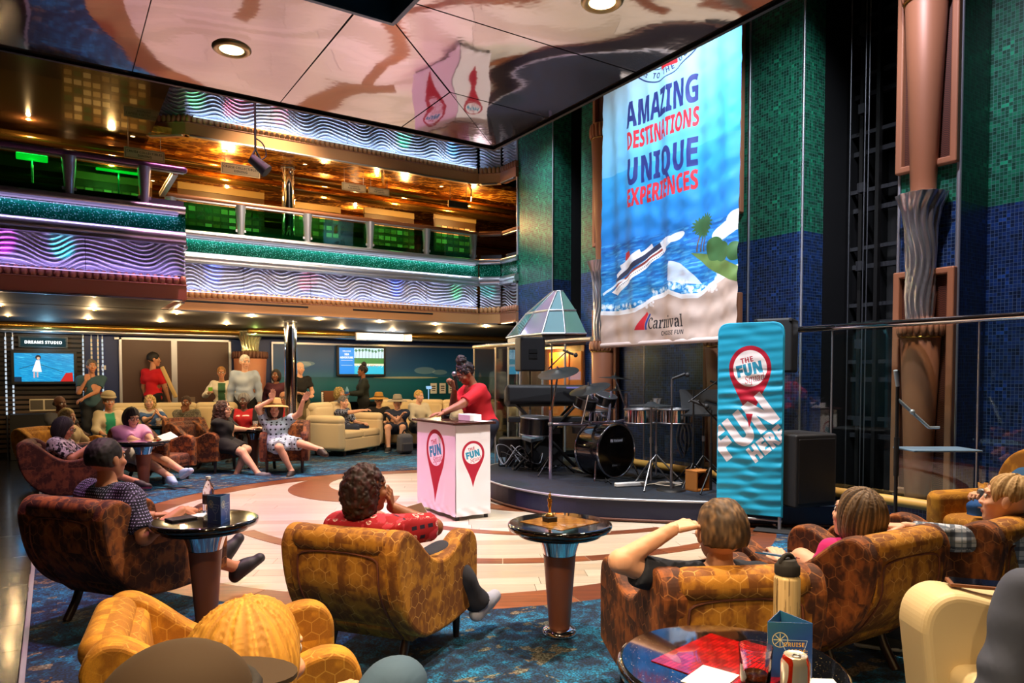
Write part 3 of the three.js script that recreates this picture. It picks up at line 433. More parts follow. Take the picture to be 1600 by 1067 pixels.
// ---------------------------------------------------------------- lift wall: mosaic piers, shafts, columns
{
  const wr = new THREE.Group(); wr.name = 'wall_right'; wr.userData.kind = 'structure'; scene.add(wr);
  const pier = (z0, z1, x0 = 6.6, x1 = 6.95) => { mesh('mosaic_green', slab(x0, x1, 2.9, CEIL, z0, z1), MAT.green, wr); mesh('mosaic_blue', slab(x0, x1, 0, 2.9, z0, z1), MAT.blue, wr); };
  pier(-10.02, -9.02); pier(-8.32, -4.62); pier(-3.61, -3.09, 6.6, 7.1); pier(-3.09, 2.5, 7.1, 7.4);
  pier(2.4, 2.6, 6.6, 7.4);
  mesh('edge_strip', [bar([6.59, 0, -10.02], [6.59, CEIL, -10.02], .018), bar([6.59, 0, -9.02], [6.59, CEIL, -9.02], .01), bar([6.59, 0, -4.62], [6.59, CEIL, -4.62], .012), bar([6.59, 0, -5.3], [6.59, CEIL, -5.3], .012), bar([6.59, 0, -3.61], [6.59, CEIL, -3.61], .014), bar([6.59, 0, -3.095], [6.59, CEIL, -3.095], .02)], MAT.satin, wr);
  const sh = (z0, z1) => { // black lift shaft with rails, beams and cables
    const g = new THREE.Group(); g.name = 'lift_shaft'; wr.add(g); const k = std(0x0c0c0e, .6), w = z1 - z0;
    mesh('lining', [slab(8.2, 8.3, 0, CEIL, z0, z1), slab(6.95, 8.3, 0, CEIL, z0 - .06, z0), slab(6.95, 8.3, 0, CEIL, z1, z1 + .06)], k, g);
    const bs = []; for (let y = .7; y < CEIL; y += .62) bs.push(slab(7.5, 7.56, y, y + .05, z0, z1), slab(7.45, 7.5, y + .2, y + .24, z0, z0 + w * .55)); mesh('cross_beam', bs, std(0x1d1e22, .5), g);
    const vs = []; for (const f of [.12, .3, .62, .85]) vs.push(slab(7.4, 7.46, 0, CEIL, z0 + w * f, z0 + w * f + .04)); mesh('guide_rail', vs, std(0x1a1918, .4, .3), g);
    mesh('cable', [.2, .36, .4].map((f) => bar([7.1, 0, z0 + w * f], [7.1, CEIL, z0 + w * f], .006)), MAT.steel, g);
    const dv = []; for (let y = .9; y < CEIL; y += .83) dv.push(bx(.08, .1, .07, 7.3, y, z0 + w * .22), bx(.06, .05, .16, 7.35, y + .3, z0 + w * .7)); mesh('bracket', dv, std(0x2b2b2e, .5, .4), g);
    mesh('panel', [slab(7.6, 7.63, 2.1, 3.3, z0 + w * .45, z0 + w * .95), slab(7.6, 7.63, 3.6, 4.7, z0 + w * .4, z0 + w * .95), slab(7.6, 7.63, .4, 1.7, z0 + w * .4, z0 + w * .95)], std(0x15161a, .45), g);
  };
  sh(-9.02, -8.32); sh(-4.62, -3.61);
}
MAT.mesh = std(0xffffff, .5, .1, { map: tex(128, (u, v) => { const k = .5 + .5 * sin(v * 50 * PI + 1.6 * sin(u * 16 * PI)); return mix([.16, .07, .045], [.42, .22, .14], k); }, 1 / .4) });
function liftColumn(z, label) {
  const t = thing('wall_column', label, 'column', [6.58, 0, z], -PI / 2, 'ornate columns on the lift wall');
  const fr = (y0, y1, name) => { const w = .235; mesh(name, [rb(.06, y1 - y0, .07, .015, -w, (y0 + y1) / 2, .035), rb(.06, y1 - y0, .07, .015, w, (y0 + y1) / 2, .035), rb(2 * w, .06, .07, .015, 0, y0 + .03, .035), rb(2 * w, .06, .07, .015, 0, y1 - .03, .035)], MAT.copper, t); mesh('woven_panel', slab(-w, w, y0, y1, .0, .012), MAT.mesh, t); };
  fr(.3, 2.33, 'lower_frame'); fr(3.22, 6.3, 'upper_frame');
  mesh('lower_shaft', lathe([[.001, .3], [.105, .3], [.13, 1.0], [.16, 1.72], [.001, 1.72]], 26, 0, 0, .08), MAT.brown, t);
  mesh('lower_capital', crown(.16, .18, 1.73, 1.87).map((g) => g.translate(0, 0, .08)), MAT.copper, t);
  mesh('capital_ring', [ring(.163, .008, 0, 1.725, .08, PI / 2), ring(.175, .008, 0, 4.66, .08, PI / 2)], MAT.gold, t);
  mesh('wavy_vase', wavyVase([[.001, 1.88], [.1, 1.88], [.115, 2.1], [.11, 2.35], [.12, 2.55], [.125, 2.7], [.15, 2.85], [.205, 2.98], [.19, 2.985], [.001, 2.97]].flatMap((p, i, a) => i + 1 < a.length ? [0, .25, .5, .75].map((k) => [p[0] + (a[i + 1][0] - p[0]) * k, p[1] + (a[i + 1][1] - p[1]) * k]) : [p]), 96, 14, .022).translate(0, 0, .1), MAT.silver, t);
  mesh('upper_shaft', lathe([[.001, 2.97], [.1, 2.97], [.135, 3.9], [.17, 4.65], [.001, 4.65]], 26, 0, 0, .08), MAT.copper, t);
  mesh('upper_capital', crown(.17, .19, 4.67, 4.86).map((g) => g.translate(0, 0, .08)), MAT.copper, t);
}
liftColumn(-3.35, 'ornate brown column with a silver wavy vase between the black shaft and the mosaic corner');
liftColumn(-5.62, 'ornate brown column mostly hidden behind the hanging banner');
liftColumn(-7.7, 'ornate brown column with a silver wavy vase beside the glass lift roof');
solo('mosaic_curb', [slab(6.15, 6.35, .0, .27, -6.7, 1.4)], MAT.blue, 'low dark blue mosaic curb under the glass barrier', 'curb');
solo('bumper_rail', [bar([6.13, .3, 1.3], [6.13, .3, -6.7], .045, .045, 14)], std(0xc79a48, .5), 'long padded mustard bumper rail along the curb', 'rail');
{
  const gb = thing('glass_barrier', 'clear glass barrier with a chrome handrail in front of the lift shafts', 'barrier', [6.25, 0, 0]);
  for (let z = -6.6; z < 1.2; z += 1.28) mesh('glass_pane', slab(-.006, .006, .28, 1.8, z + .02, z + 1.26), MAT.clear, gb);
  mesh('handrail', bar([0, 1.845, -6.6], [0, 1.845, 1.2], .032, .032, 16), MAT.chrome, gb);
  for (let z = -6.6; z < 1.2; z += 1.28) mesh('post', bar([0, .27, z], [0, 1.84, z], .008), MAT.silver, gb);
  const lb = thing('glass_barrier', 'clear glass barrier with a pale handrail behind the keyboard', 'barrier', [5.65, 0, 0]);
  for (const z of [-9.85, -9.2, -8.5, -7.75]) { mesh('glass_pane', slab(-.006, .006, .03, 1.8, z + .01, z + .63), MAT.clear, lb); mesh('post', bar([0, .02, z], [0, 1.84, z], .012), MAT.silver, lb); }
  mesh('handrail', [bar([0, 1.845, -6.9], [0, 1.845, -9.85], .03, .03, 14), bar([0, 1.845, -9.85], [.36, 1.845, -9.85], .03, .03, 14)], std(0xd9cdb0, .2, .7), lb);
  // glass lift car with a faceted roof
  const lf = thing('glass_lift', 'glass lift car with a faceted glass pyramid roof and amber interior', 'lift', [6.56, 0, -8.8]);
  const base = [[0, -1.12], [-.42, -.85], [-.58, -.25], [-.55, .32], [-.3, .55], [0, .66]], at2 = (p, s, y) => [p[0] * s, y, p[1] * s];
  const tri = (a, b, c, d) => { const g = new THREE.BufferGeometry(); g.setAttribute('position', new THREE.Float32BufferAttribute([...a, ...b, ...c, ...a, ...c, ...d], 3)); g.computeVertexNormals(); return g; };
  const rm = [phys(0x9fd8c8, .08, .55), phys(0x6fa8a8, .05, .6), phys(0xc0b8dc, .1, .6), phys(0xa8d8e0, .06, .55), phys(0x88b8a8, .08, .55)], ribs = [];
  for (let i = 0; i < 5; i++) for (const [s0, y0, s1, y1] of [[1, 2.0, .62, 2.36], [.62, 2.36, .14, 2.68]]) { const [a, b] = [base[i], base[i + 1]]; mesh('roof_pane', tri(at2(a, s0, y0), at2(b, s0, y0), at2(b, s1, y1), at2(a, s1, y1)), rm[i], lf); ribs.push(bar(at2(a, s0, y0), at2(a, s1, y1), .014), bar(at2(a, s0, y0), at2(b, s0, y0), .018), bar(at2(a, s1, y1), at2(b, s1, y1), .012)); }
  mesh('roof_rib', ribs, MAT.silver, lf);
  for (let i = 0; i < 5; i++) { mesh('dark_band', tri(at2(base[i], .98, 1.84), at2(base[i + 1], .98, 1.84), at2(base[i + 1], .98, 1.99), at2(base[i], .98, 1.99)), std(0x2a211e, .4), lf); mesh('car_pane', tri(at2(base[i], .97, .3), at2(base[i + 1], .97, .3), at2(base[i + 1], .97, 1.84), at2(base[i], .97, 1.84)), MAT.clear, lf); mesh('mullion', bar(at2(base[i], .97, .28), at2(base[i], .97, 1.85), .016), MAT.satin, lf); }
  mesh('back_panel', slab(-.02, 0, .3, 1.84, -1.05, .63), MAT.mesh, lf); mesh('amber_panel', [slab(-.05, -.022, .7, 1.75, -.2, .3), slab(-.05, -.022, .7, 1.75, .34, .6)], std(0xc06a22, .45), lf); mesh('car_floor', plan(base.map((p) => [p[0] * .96, p[1] * .96]), .24, .3), MAT.black, lf);
  mesh('car_light', slab(-.3, -.1, 1.8, 1.82, -.3, .3), glow(0xffc070, 3), lf); lamp(6.38, 1.74, -8.8, 0xffb868, 2.2, 2);
}
// ---------------------------------------------------------------- the big hanging banner
{
  const X = 5.58, z0 = -6.63, z1 = -4.6, y0 = 1.74, y1 = 5.75, w = z1 - z0, h = y1 - y0;
  const art = paint(1016, 2004, (g, W, H) => {
    const k = W / 2.03, gr = g.createLinearGradient(0, 0, 0, H); for (const [s, c] of [[0, '#cfe2f0'], [.2, '#bcdcf2'], [.38, '#5fb8e8'], [.55, '#1f93d8'], [.72, '#0d6fc0'], [.9, '#1183c8'], [1, '#1183c8']]) gr.addColorStop(s, c); g.fillStyle = gr; g.fillRect(0, 0, W, H);
    const gx = g.createLinearGradient(0, 0, W, 0); gx.addColorStop(0, 'rgba(255,255,255,.25)'); gx.addColorStop(.5, 'rgba(255,255,255,.1)'); gx.addColorStop(1, 'rgba(0,150,240,.45)'); g.fillStyle = gx; g.fillRect(0, 0, W, H * .5);
    const Y = (m) => (y1 - m) * k, Z = (z) => (z - z0) * k;
    g.strokeStyle = '#16306e'; g.lineWidth = 7; g.beginPath(); g.ellipse(W * .5, Y(5.2), 310, 310, 0, 0, 7); g.stroke(); g.lineWidth = 4; g.beginPath(); g.arc(W * .5, Y(5.2), 246, 0, 7); g.stroke();
    g.fillStyle = '#16306e'; g.font = 'bold 40px sans-serif'; g.textAlign = 'center'; const msg = 'FROM HERE TO THE ULTIMATE PLAYGROUND  •  FUN FOR ALL  •  '; for (let i = 0; i < msg.length; i++) { const a = -i / msg.length * 2 * PI + PI * .95; g.save(); g.translate(W * .5 + 278 * cos(a), Y(5.2) + 278 * sin(a)); g.rotate(a - PI / 2); g.fillText(msg[i], 0, 14); g.restore(); }
    g.fillStyle = '#cc1f30'; g.fillRect(W * .5 - 20, Y(4.86), 120, 90);
    const T = (s, y, px, c, wd) => { g.save(); g.translate(W * .5 - 24, Y(y)); g.fillStyle = c; g.font = `bold ${px}px sans-serif`; g.scale(wd / g.measureText(s).width, 1.12); g.fillText(s, 0, 0); g.strokeStyle = c; g.lineWidth = px * .035; g.lineJoin = 'round'; g.strokeText(s, 0, 0); g.restore(); };
    T('AMAZING', 4.21, 172, '#182a72', 520); T('DESTINATIONS', 3.96, 118, '#c22032', 520); T('UNIQUE', 3.56, 178, '#182a72', 520); T('EXPERIENCES', 3.32, 118, '#c22032', 520);
    // sea, foam and sand
    for (let i = 0; i < 900; i++) { const y = Y(2.95) + rnd() * (Y(2.1) - Y(2.95)), x = rnd() * W; g.fillStyle = rnd() > .55 ? 'rgba(140,215,245,.25)' : 'rgba(0,60,140,.28)'; g.beginPath(); g.ellipse(x, y, 10 + 40 * rnd(), 3 + 4 * rnd(), -.1, 0, 7); g.fill(); }
    const shore = [[0, 2.12], [.14, 2.1], [.3, 2.11], [.42, 2.22], [.55, 2.27], [.64, 2.2], [.74, 2.19], [.85, 2.3], [1, 2.42]];
    const line = (o) => { g.beginPath(); g.moveTo(0, H); for (const [x, y] of shore) g.lineTo(x * W, Y(y + o)); g.lineTo(W, H); g.fill(); }; g.fillStyle = '#e9edf2'; line(.05); g.fillStyle = '#bda79b'; line(0);
    for (let i = 0; i < 260; i++) { const s = shore[floor(rnd() * 8)]; g.fillStyle = 'rgba(240,245,250,.5)'; g.beginPath(); g.arc((s[0] + rnd() * .13) * W, Y(s[1] + .05 + rnd() * .07), 3 + rnd() * 9, 0, 7); g.fill(); }
    g.fillStyle = 'rgba(236,240,246,.9)'; for (const [x, y, a, b] of [[.52, 2.83, 70, 26], [.6, 2.86, 60, 22], [.47, 2.79, 40, 14], [.92, 2.82, 90, 40], [1, 2.9, 70, 50]]) { g.beginPath(); g.ellipse(x * W, Y(y), a, b, -.2, 0, 7); g.fill(); }
    g.fillStyle = 'rgba(228,232,244,.85)'; g.beginPath(); g.moveTo(.55 * W, Y(2.62)); g.quadraticCurveTo(.66 * W, Y(2.6), .76 * W, Y(2.33)); g.quadraticCurveTo(.62 * W, Y(2.36), .53 * W, Y(2.42)); g.fill();
    // ship
    g.save(); g.translate(.29 * W, Y(2.62)); g.rotate(-.42); g.fillStyle = '#f0f2f6'; g.beginPath(); g.moveTo(-250, 20); g.lineTo(230, -6); g.lineTo(268, -30); g.lineTo(240, 36); g.lineTo(-210, 62); g.closePath(); g.fill(); g.fillStyle = '#2a3350'; g.fillRect(-190, -30, 400, 28); g.fillStyle = '#8c3a34'; g.fillRect(-200, 6, 410, 12); g.fillStyle = '#dfe3ea'; g.fillRect(-170, -54, 330, 24); g.fillRect(-110, -76, 180, 22); g.fillStyle = '#b3262e'; g.beginPath(); g.moveTo(-60, -76); g.lineTo(-40, -120); g.lineTo(-2, -112); g.lineTo(0, -76); g.fill(); g.fillStyle = '#31405f'; for (let i = 0; i < 34; i++) g.fillRect(-205 + i * 12.4, 28, 5, 7); g.restore();
    g.strokeStyle = 'rgba(240,246,250,.8)'; g.lineWidth = 14; g.beginPath(); g.moveTo(20, Y(2.36)); g.quadraticCurveTo(.12 * W, Y(2.5), .2 * W, Y(2.5)); g.stroke();
    // island with palms
    g.fillStyle = '#5c7a3c'; g.beginPath(); g.moveTo(.7 * W, Y(2.66)); g.quadraticCurveTo(.86 * W, Y(2.62), W, Y(2.45)); g.lineTo(W, Y(2.3)); g.quadraticCurveTo(.82 * W, Y(2.42), .7 * W, Y(2.66)); g.fill(); g.fillStyle = '#2f5a2c'; for (const [x, y, r] of [[.85, 2.66, 60], [.9, 2.62, 50], [.98, 2.6, 46]]) { g.beginPath(); g.arc(x * W, Y(y), r, 0, 7); g.fill(); }
    for (const [x, y] of [[.75, 2.92], [.79, 2.95], [.77, 2.88]]) { g.strokeStyle = '#5a4632'; g.lineWidth = 7; g.beginPath(); g.moveTo(x * W - 20, Y(2.66)); g.lineTo(x * W, Y(y)); g.stroke(); g.fillStyle = '#2c5a32'; for (let i = 0; i < 7; i++) { g.beginPath(); g.ellipse(x * W, Y(y), 48, 8, i * .9, 0, 7); g.fill(); } }
    // logo
    g.save(); g.translate(.36 * W, Y(1.94)); g.fillStyle = '#c8202e'; g.beginPath(); g.moveTo(-64, 16); g.quadraticCurveTo(-20, -50, 14, -84); g.lineTo(22, -72); g.quadraticCurveTo(0, -30, 0, 16); g.fill(); g.fillStyle = '#20398a'; g.beginPath(); g.moveTo(4, 16); g.quadraticCurveTo(0, -40, 34, -74); g.lineTo(42, -66); g.quadraticCurveTo(14, -20, 16, 16); g.fill(); g.fillStyle = '#14141c'; g.font = 'bold 88px serif'; g.textAlign = 'left'; g.fillText('Carnival', 24, 14, 270); g.font = 'bold 34px sans-serif'; g.fillText('CHOOSE FUN', 120, 54, 180); g.restore();
  });
  const b = thing('hanging_banner', 'tall blue printed banner with a cruise ship hanging above the stage', 'banner', [X, 0, 0]);
  const nx = 90, ny = 120, g = new THREE.PlaneGeometry(w, h, nx, ny), p = g.attributes.position;
  for (let i = 0; i < p.count; i++) { const x = p.getX(i), y = p.getY(i); const d = .022 * sin(x * 9 + .8 * sin(y * .7)) + .012 * sin(x * 23 + y * .9) + .007 * sin(y * 26 + 3 * sin(x * 3)) * max(0, .5 - y / h) + .006 * (vn(x * 16, y * 16) - .5) * 2; p.setZ(i, d); }
  g.computeVertexNormals(); pl(g, 0, (y0 + y1) / 2, (z0 + z1) / 2, 0, -PI / 2, 0); mesh('printed_cloth', g, std(0xffffff, .65, 0, { map: art, side: THREE.DoubleSide }), b);
  mesh('bottom_hem', bar([0, y0 + .01, z0], [0, y0 + .01, z1], .028, .028, 12), std(0xc9b6b0, .7), b); mesh('top_pole', bar([0, y1, z0 - .05], [0, y1, z1 + .05], .03), MAT.steel, b); mesh('hanging_line', [bar([0, y1, z0 + .1], [0, CEIL, z0 + .1], .006), bar([0, y1, z1 - .1], [0, CEIL, z1 - .1], .006)], MAT.steel, b);
}
// pin emblem used on the lectern cloth and the roll-up banner
function pin(g, x, y, s) {
  g.save(); g.translate(x, y); g.scale(s, s); g.fillStyle = '#b01030'; g.beginPath(); g.moveTo(0, 250); g.bezierCurveTo(-30, 110, -100, 60, -100, -20); g.arc(0, -20, 100, PI, 0); g.bezierCurveTo(100, 60, 30, 110, 0, 250); g.fill();
  g.fillStyle = '#f6f2f6'; g.beginPath(); g.ellipse(0, -18, 80, 82, 0, 0, 7); g.fill();
  g.rotate(-.22); g.textAlign = 'center'; g.fillStyle = '#b01030'; g.font = 'bold 34px sans-serif'; g.fillText('THE', -2, -46); g.fillStyle = '#2a93b8'; g.font = 'bold 68px sans-serif'; g.strokeStyle = '#1b4f74'; g.lineWidth = 2; g.fillText('FUN', 0, 10, 128); g.strokeStyle = '#2a93b8'; g.lineWidth = 6; g.strokeText('FUN', 0, 10, 128); g.fillStyle = '#b01030'; g.font = 'italic 44px serif'; g.fillText('Squad', 14, 46, 96); g.restore();
}
{
  const [ax, az] = flat(1122, 6.55), [bx_, bz] = flat(1224, 6.27), L = hypot(bx_ - ax, bz - az), ht = 1.86;
  const t = thing('rollup_banner', 'tall turquoise fabric banner stand with a red map pin emblem', 'banner', [(ax + bx_) / 2, 0, (az + bz) / 2], -atan2(bz - az, bx_ - ax));
  const c = paint(640, 1800, (g, W, H) => { g.fillStyle = '#18a0c8'; g.fillRect(0, 0, W, H); pin(g, W * .5, 460, 2.1); g.save(); g.translate(W * .5, 1010); g.rotate(-.68); g.fillStyle = '#ece6ee'; g.textAlign = 'center'; g.font = 'bold 350px sans-serif'; g.scale(1, 1.18); g.strokeStyle = '#ece6ee'; g.lineWidth = 26; g.fillText('FUN', -30, 70, 760); g.strokeText('FUN', -30, 70, 760); g.font = 'bold 170px sans-serif'; g.lineWidth = 12; g.fillText('HERE', 60, 230, 440); g.strokeText('HERE', 60, 230, 440); g.restore(); g.fillStyle = '#b01030'; g.beginPath(); g.moveTo(W * .5 - 34, 850); g.lineTo(W * .5 + 34, 850); g.lineTo(W * .5, 985); g.fill(); });
  const s = new THREE.Shape(), w = L / 2, y0 = .13, r = .1; s.moveTo(-w, y0); s.lineTo(w, y0); s.lineTo(w, ht - r); s.quadraticCurveTo(w, ht, w - r, ht); s.lineTo(-w + r, ht); s.quadraticCurveTo(-w, ht, -w, ht - r); s.closePath();
  const ge = new THREE.ExtrudeGeometry(s, { depth: .02, bevelEnabled: true, bevelSize: .006, bevelThickness: .006, bevelSegments: 2, curveSegments: 10 }); mesh('fabric_sleeve', ge.translate(0, 0, -.03), std(0x18a0c8, .6), t);
  const fg = new THREE.PlaneGeometry(L - .01, ht - y0 - .01, 40, 160), fp = fg.attributes.position, uv = fg.attributes.uv; // front cloth, rumpled by the tension
  for (let i = 0; i < fp.count; i++) { const x = fp.getX(i), y = fp.getY(i), dx = max(0, abs(x) - (w - r)), dy = max(0, y - ((ht - y0) / 2 - r)), e = hypot(dx, dy); if (dx > 0 && dy > 0 && e > r - .012) { fp.setX(i, Math.sign(x) * (w - r + dx / e * (r - .012))); fp.setY(i, (ht - y0) / 2 - r + dy / e * (r - .012)); uv.setXY(i, .5 + fp.getX(i) / (L - .01), .5 + fp.getY(i) / (ht - y0 - .01)); }
    const fl = y < .45 ? 1 : .3; fp.setZ(i, .005 * fl * (sin(y * 46 + 5 * x + 2 * sin(x * 9)) + .7 * sin(y * 83 - 6 * x)) * (.4 + vn(x * 6, y * 9))); }
  fg.computeVertexNormals(); mesh('printed_front', fg.translate(0, (ht + y0) / 2, .008), std(0xffffff, .5, 0, { map: c }), t);
  mesh('frame_leg', [bar([-w + .02, .01, -.02], [-w + .02, .2, -.02], .016), bar([w - .02, .01, -.02], [w - .02, .2, -.02], .016), bar([-w, .09, -.02], [w, .09, -.02], .012)], MAT.satin, t); mesh('foot_plate', [rb(.34, .012, .3, .005, -w + .05, .012, -.02), rb(.34, .012, .3, .005, w - .05, .012, -.02)], MAT.rubber, t);
}
// ---------------------------------------------------------------- lectern in a printed white cloth
{
  const x0 = 3.2, x1 = 3.58, z0 = -6.77, z1 = -5.93, h = .94, t = thing('lectern', 'white cloth covered lectern with red map pin emblems', 'lectern', [(x0 + x1) / 2, 0, (z0 + z1) / 2]), w = z1 - z0, d = x1 - x0;
  const art = (W, H, s) => paint(W, H, (g) => { g.fillStyle = '#f1edf0'; g.fillRect(0, 0, W, H); pin(g, W * .5, H * .34, s); });
  const cloth = (L, H, seed) => { const g = new THREE.PlaneGeometry(L, H, 40, 50), p = g.attributes.position; for (let i = 0; i < p.count; i++) { const x = p.getX(i), y = p.getY(i), k = .5 - y / H; p.setZ(i, .006 * k * sin(x * 17 + seed + y * 2) + .004 * (vn(x * 9 + seed, y * 9) - .5) + (y < -H * .42 ? .004 * sin(x * 40 + y * 60) : 0)); } g.computeVertexNormals(); return g; };
  mesh('box', slab(-d / 2 + .012, d / 2 - .012, .05, h - .03, -w / 2 + .012, w / 2 - .012), MAT.white, t);
  mesh('wide_cloth', pl(cloth(w, h - .07, 2), -d / 2 - .002, .05 + (h - .09) / 2, 0, 0, -PI / 2, 0), std(0xffffff, .75, 0, { map: art(640, 680, 1.55), side: THREE.DoubleSide }), t);
  mesh('narrow_cloth', pl(cloth(d, h - .07, 5), 0, .05 + (h - .09) / 2, w / 2 + .002), std(0xffffff, .75, 0, { map: art(300, 700, .98), side: THREE.DoubleSide }), t);
  mesh('top_board', rb(d + .09, .026, w + .09, .008, 0, h - .01, 0), phys(0x3a1c14, .25), t); mesh('foot', [-1, 1].flatMap((i) => [-1, 1].map((j) => cy(.02, .02, .05, i * (d / 2 - .03), .025, j * (w / 2 - .03)))), MAT.black, t);
  solo('tissue_box', rb(.13, .065, .24, .006, 3.45, h + .036, -6.1), MAT.white, 'white carton lying on the lectern top', 'box'); solo('desk_clock', [rb(.07, .1, .08, .012, 3.42, h + .053, -6.56), ring(.03, .006, 3.42, h + .06, -6.515)], MAT.black, 'small black desk clock on the lectern top', 'clock'); solo('loose_paper', [bx(.14, .003, .2, 3.5, h + .006, -5.98, 0, .2)], MAT.paper, 'white paper sheet on the lectern edge', 'paper');
}
// ---------------------------------------------------------------- band equipment on the stage
const SY = .22;
const stg = (px, depth) => { const p = flat(px, depth); return [p[0], SY, p[1]]; };
function tripod(t, h, r = .28, m = MAT.black) { const g = [bar([0, .08, 0], [0, h, 0], .011)]; for (let k = 0; k < 3; k++) { const a = k * 2.1 + .5; g.push(bar([0, .3, 0], [r * cos(a), .012, r * sin(a)], .009)); } mesh('tripod', g, m, t); mesh('clutch', cy(.018, .018, .06, 0, h * .55, 0), MAT.steel, t); }
function speaker(px, py0, py1, depth, w, d, turn, label, stand) {
  const top = at(px, py0, depth)[1], bot = at(px, py1, depth)[1], [x, , z] = stg(px, depth), h = top - bot;
  const t = thing('loudspeaker', label, 'loudspeaker', [x, bot, z], turn); mesh('cabinet', rb(w, h, d, .025, 0, h / 2, 0), MAT.soot, t); mesh('handle_recess', [rb(w * .34, .06, .02, .008, 0, h * .58, d / 2), rb(w * .34, .06, .02, .008, 0, h * .42, d / 2)], std(0x040404, .9), t); mesh('corner_cap', [-1, 1].map((i) => rb(.03, .03, .02, .006, i * (w / 2 - .02), h - .02, d / 2)), MAT.rubber, t);
  if (stand) { const s = thing('speaker_stand', 'black tripod stand under the ' + stand, 'stand', [x, SY, z]); tripod(s, bot - SY + .02, .4); }
}
speaker(828, 527, 580, 9.45, .34, .3, away(180 - 14), 'black loudspeaker on a pole stand behind the keyboard', 'loudspeaker behind the keyboard');
speaker(1212, 499, 582, 7.0, .36, .36, away(180 + 30), 'black loudspeaker behind the turquoise banner', null);
{ const [x, , z] = stg(1246, 6.5), a = thing('subwoofer', 'large plain black subwoofer cabinet behind the turquoise banner', 'loudspeaker', [x, SY, z], away(160)); const h = at(1246, 674, 6.6)[1] - SY; mesh('cabinet', rb(.46, h, .5, .02, 0, h / 2, 0), MAT.soot, a); mesh('grille', rb(.4, h - .08, .012, .005, 0, h / 2, .252), MAT.black, a); const s = thing('speaker_pole', 'short black pole between subwoofer and loudspeaker', 'stand', [...stg(1212, 7.0)]); mesh('pole', bar([0, 0, 0], [0, at(1212, 582, 7.0)[1] - SY, 0], .018), MAT.black, s); mesh('foot', cy(.12, .1, .02, 0, .01, 0), MAT.black, s); }
{ // keyboard under a dark cover
  const [x, , z] = stg(852, 8.95), t = thing('keyboard', 'stage keyboard under a wrinkled black cover on a folding stand', 'keyboard', [x, SY, z], away(-4));
  const g = new RoundedBoxGeometry(1.02, .2, .4, 8, .05), p = g.attributes.position; for (let i = 0; i < p.count; i++) { const a = p.getX(i), b = p.getY(i), c = p.getZ(i); p.setZ(i, c + .016 * sin(a * 26) * (b < 0 ? 1 : .3)); p.setY(i, b + .014 * vn(a * 12, c * 12) - (b < 0 ? .06 * abs(sin(a * 5)) : 0)); } g.computeVertexNormals();
  mesh('cover', pl(g, 0, .93, 0, .12), std(0x0b0b0d, .55), t); mesh('leg', [bar([-.4, 0, -.15], [.4, .84, -.15], .018), bar([.4, 0, -.15], [-.4, .84, -.15], .018), bar([-.4, 0, .15], [.4, .84, .15], .018), bar([.4, 0, .15], [-.4, .84, .15], .018), bar([-.4, 0, -.2], [-.4, 0, .2], .02), bar([.4, 0, -.2], [.4, 0, .2], .02)], MAT.black, t); mesh('lower_keys', rb(.95, .07, .28, .015, 0, .62, .02), MAT.soot, t); mesh('name_strip', bx(.2, .02, .01, -.34, 1.02, -.19), std(0x8c86c8, .4), t);
  const c = thing('amplifier', 'black amplifier cabinet with a silver panel under the keyboard', 'amplifier', stg(846, 9.2), away(170)); mesh('cabinet', rb(.5, .5, .35, .02, 0, .26, 0), MAT.soot, c); mesh('control_panel', bx(.42, .07, .01, 0, .46, .178), MAT.steel, c);
  const d = thing('floor_monitor', 'small black monitor box with pale stickers at the stage edge', 'loudspeaker', stg(798, 9.25), away(185)); mesh('cabinet', rb(.3, .36, .3, .02, 0, .18, 0), MAT.soot, d); mesh('sticker', [bx(.07, .1, .004, -.09, .07, .152), bx(.06, .1, .004, .1, .07, .152)], std(0x9db4c4, .5), d);
  const m = thing('audio_interface', 'small grey device lying on cables in front of the keyboard', 'device', stg(832, 8.75)); mesh('body', rb(.24, .05, .16, .012, 0, .4, 0, .2, .3), std(0x6d8088, .4), m); mesh('bracket', bar([0, 0, 0], [0, .39, 0], .015), MAT.black, m);
}
const cymbalG = lathe([[.001, .03], [.03, .026], [.045, .012], [.1, .006], [.18, -.002], [.181, -.006], [.1, .001], [.001, .005]], 36);
const cymM = std(0x1d2326, .45, .2);
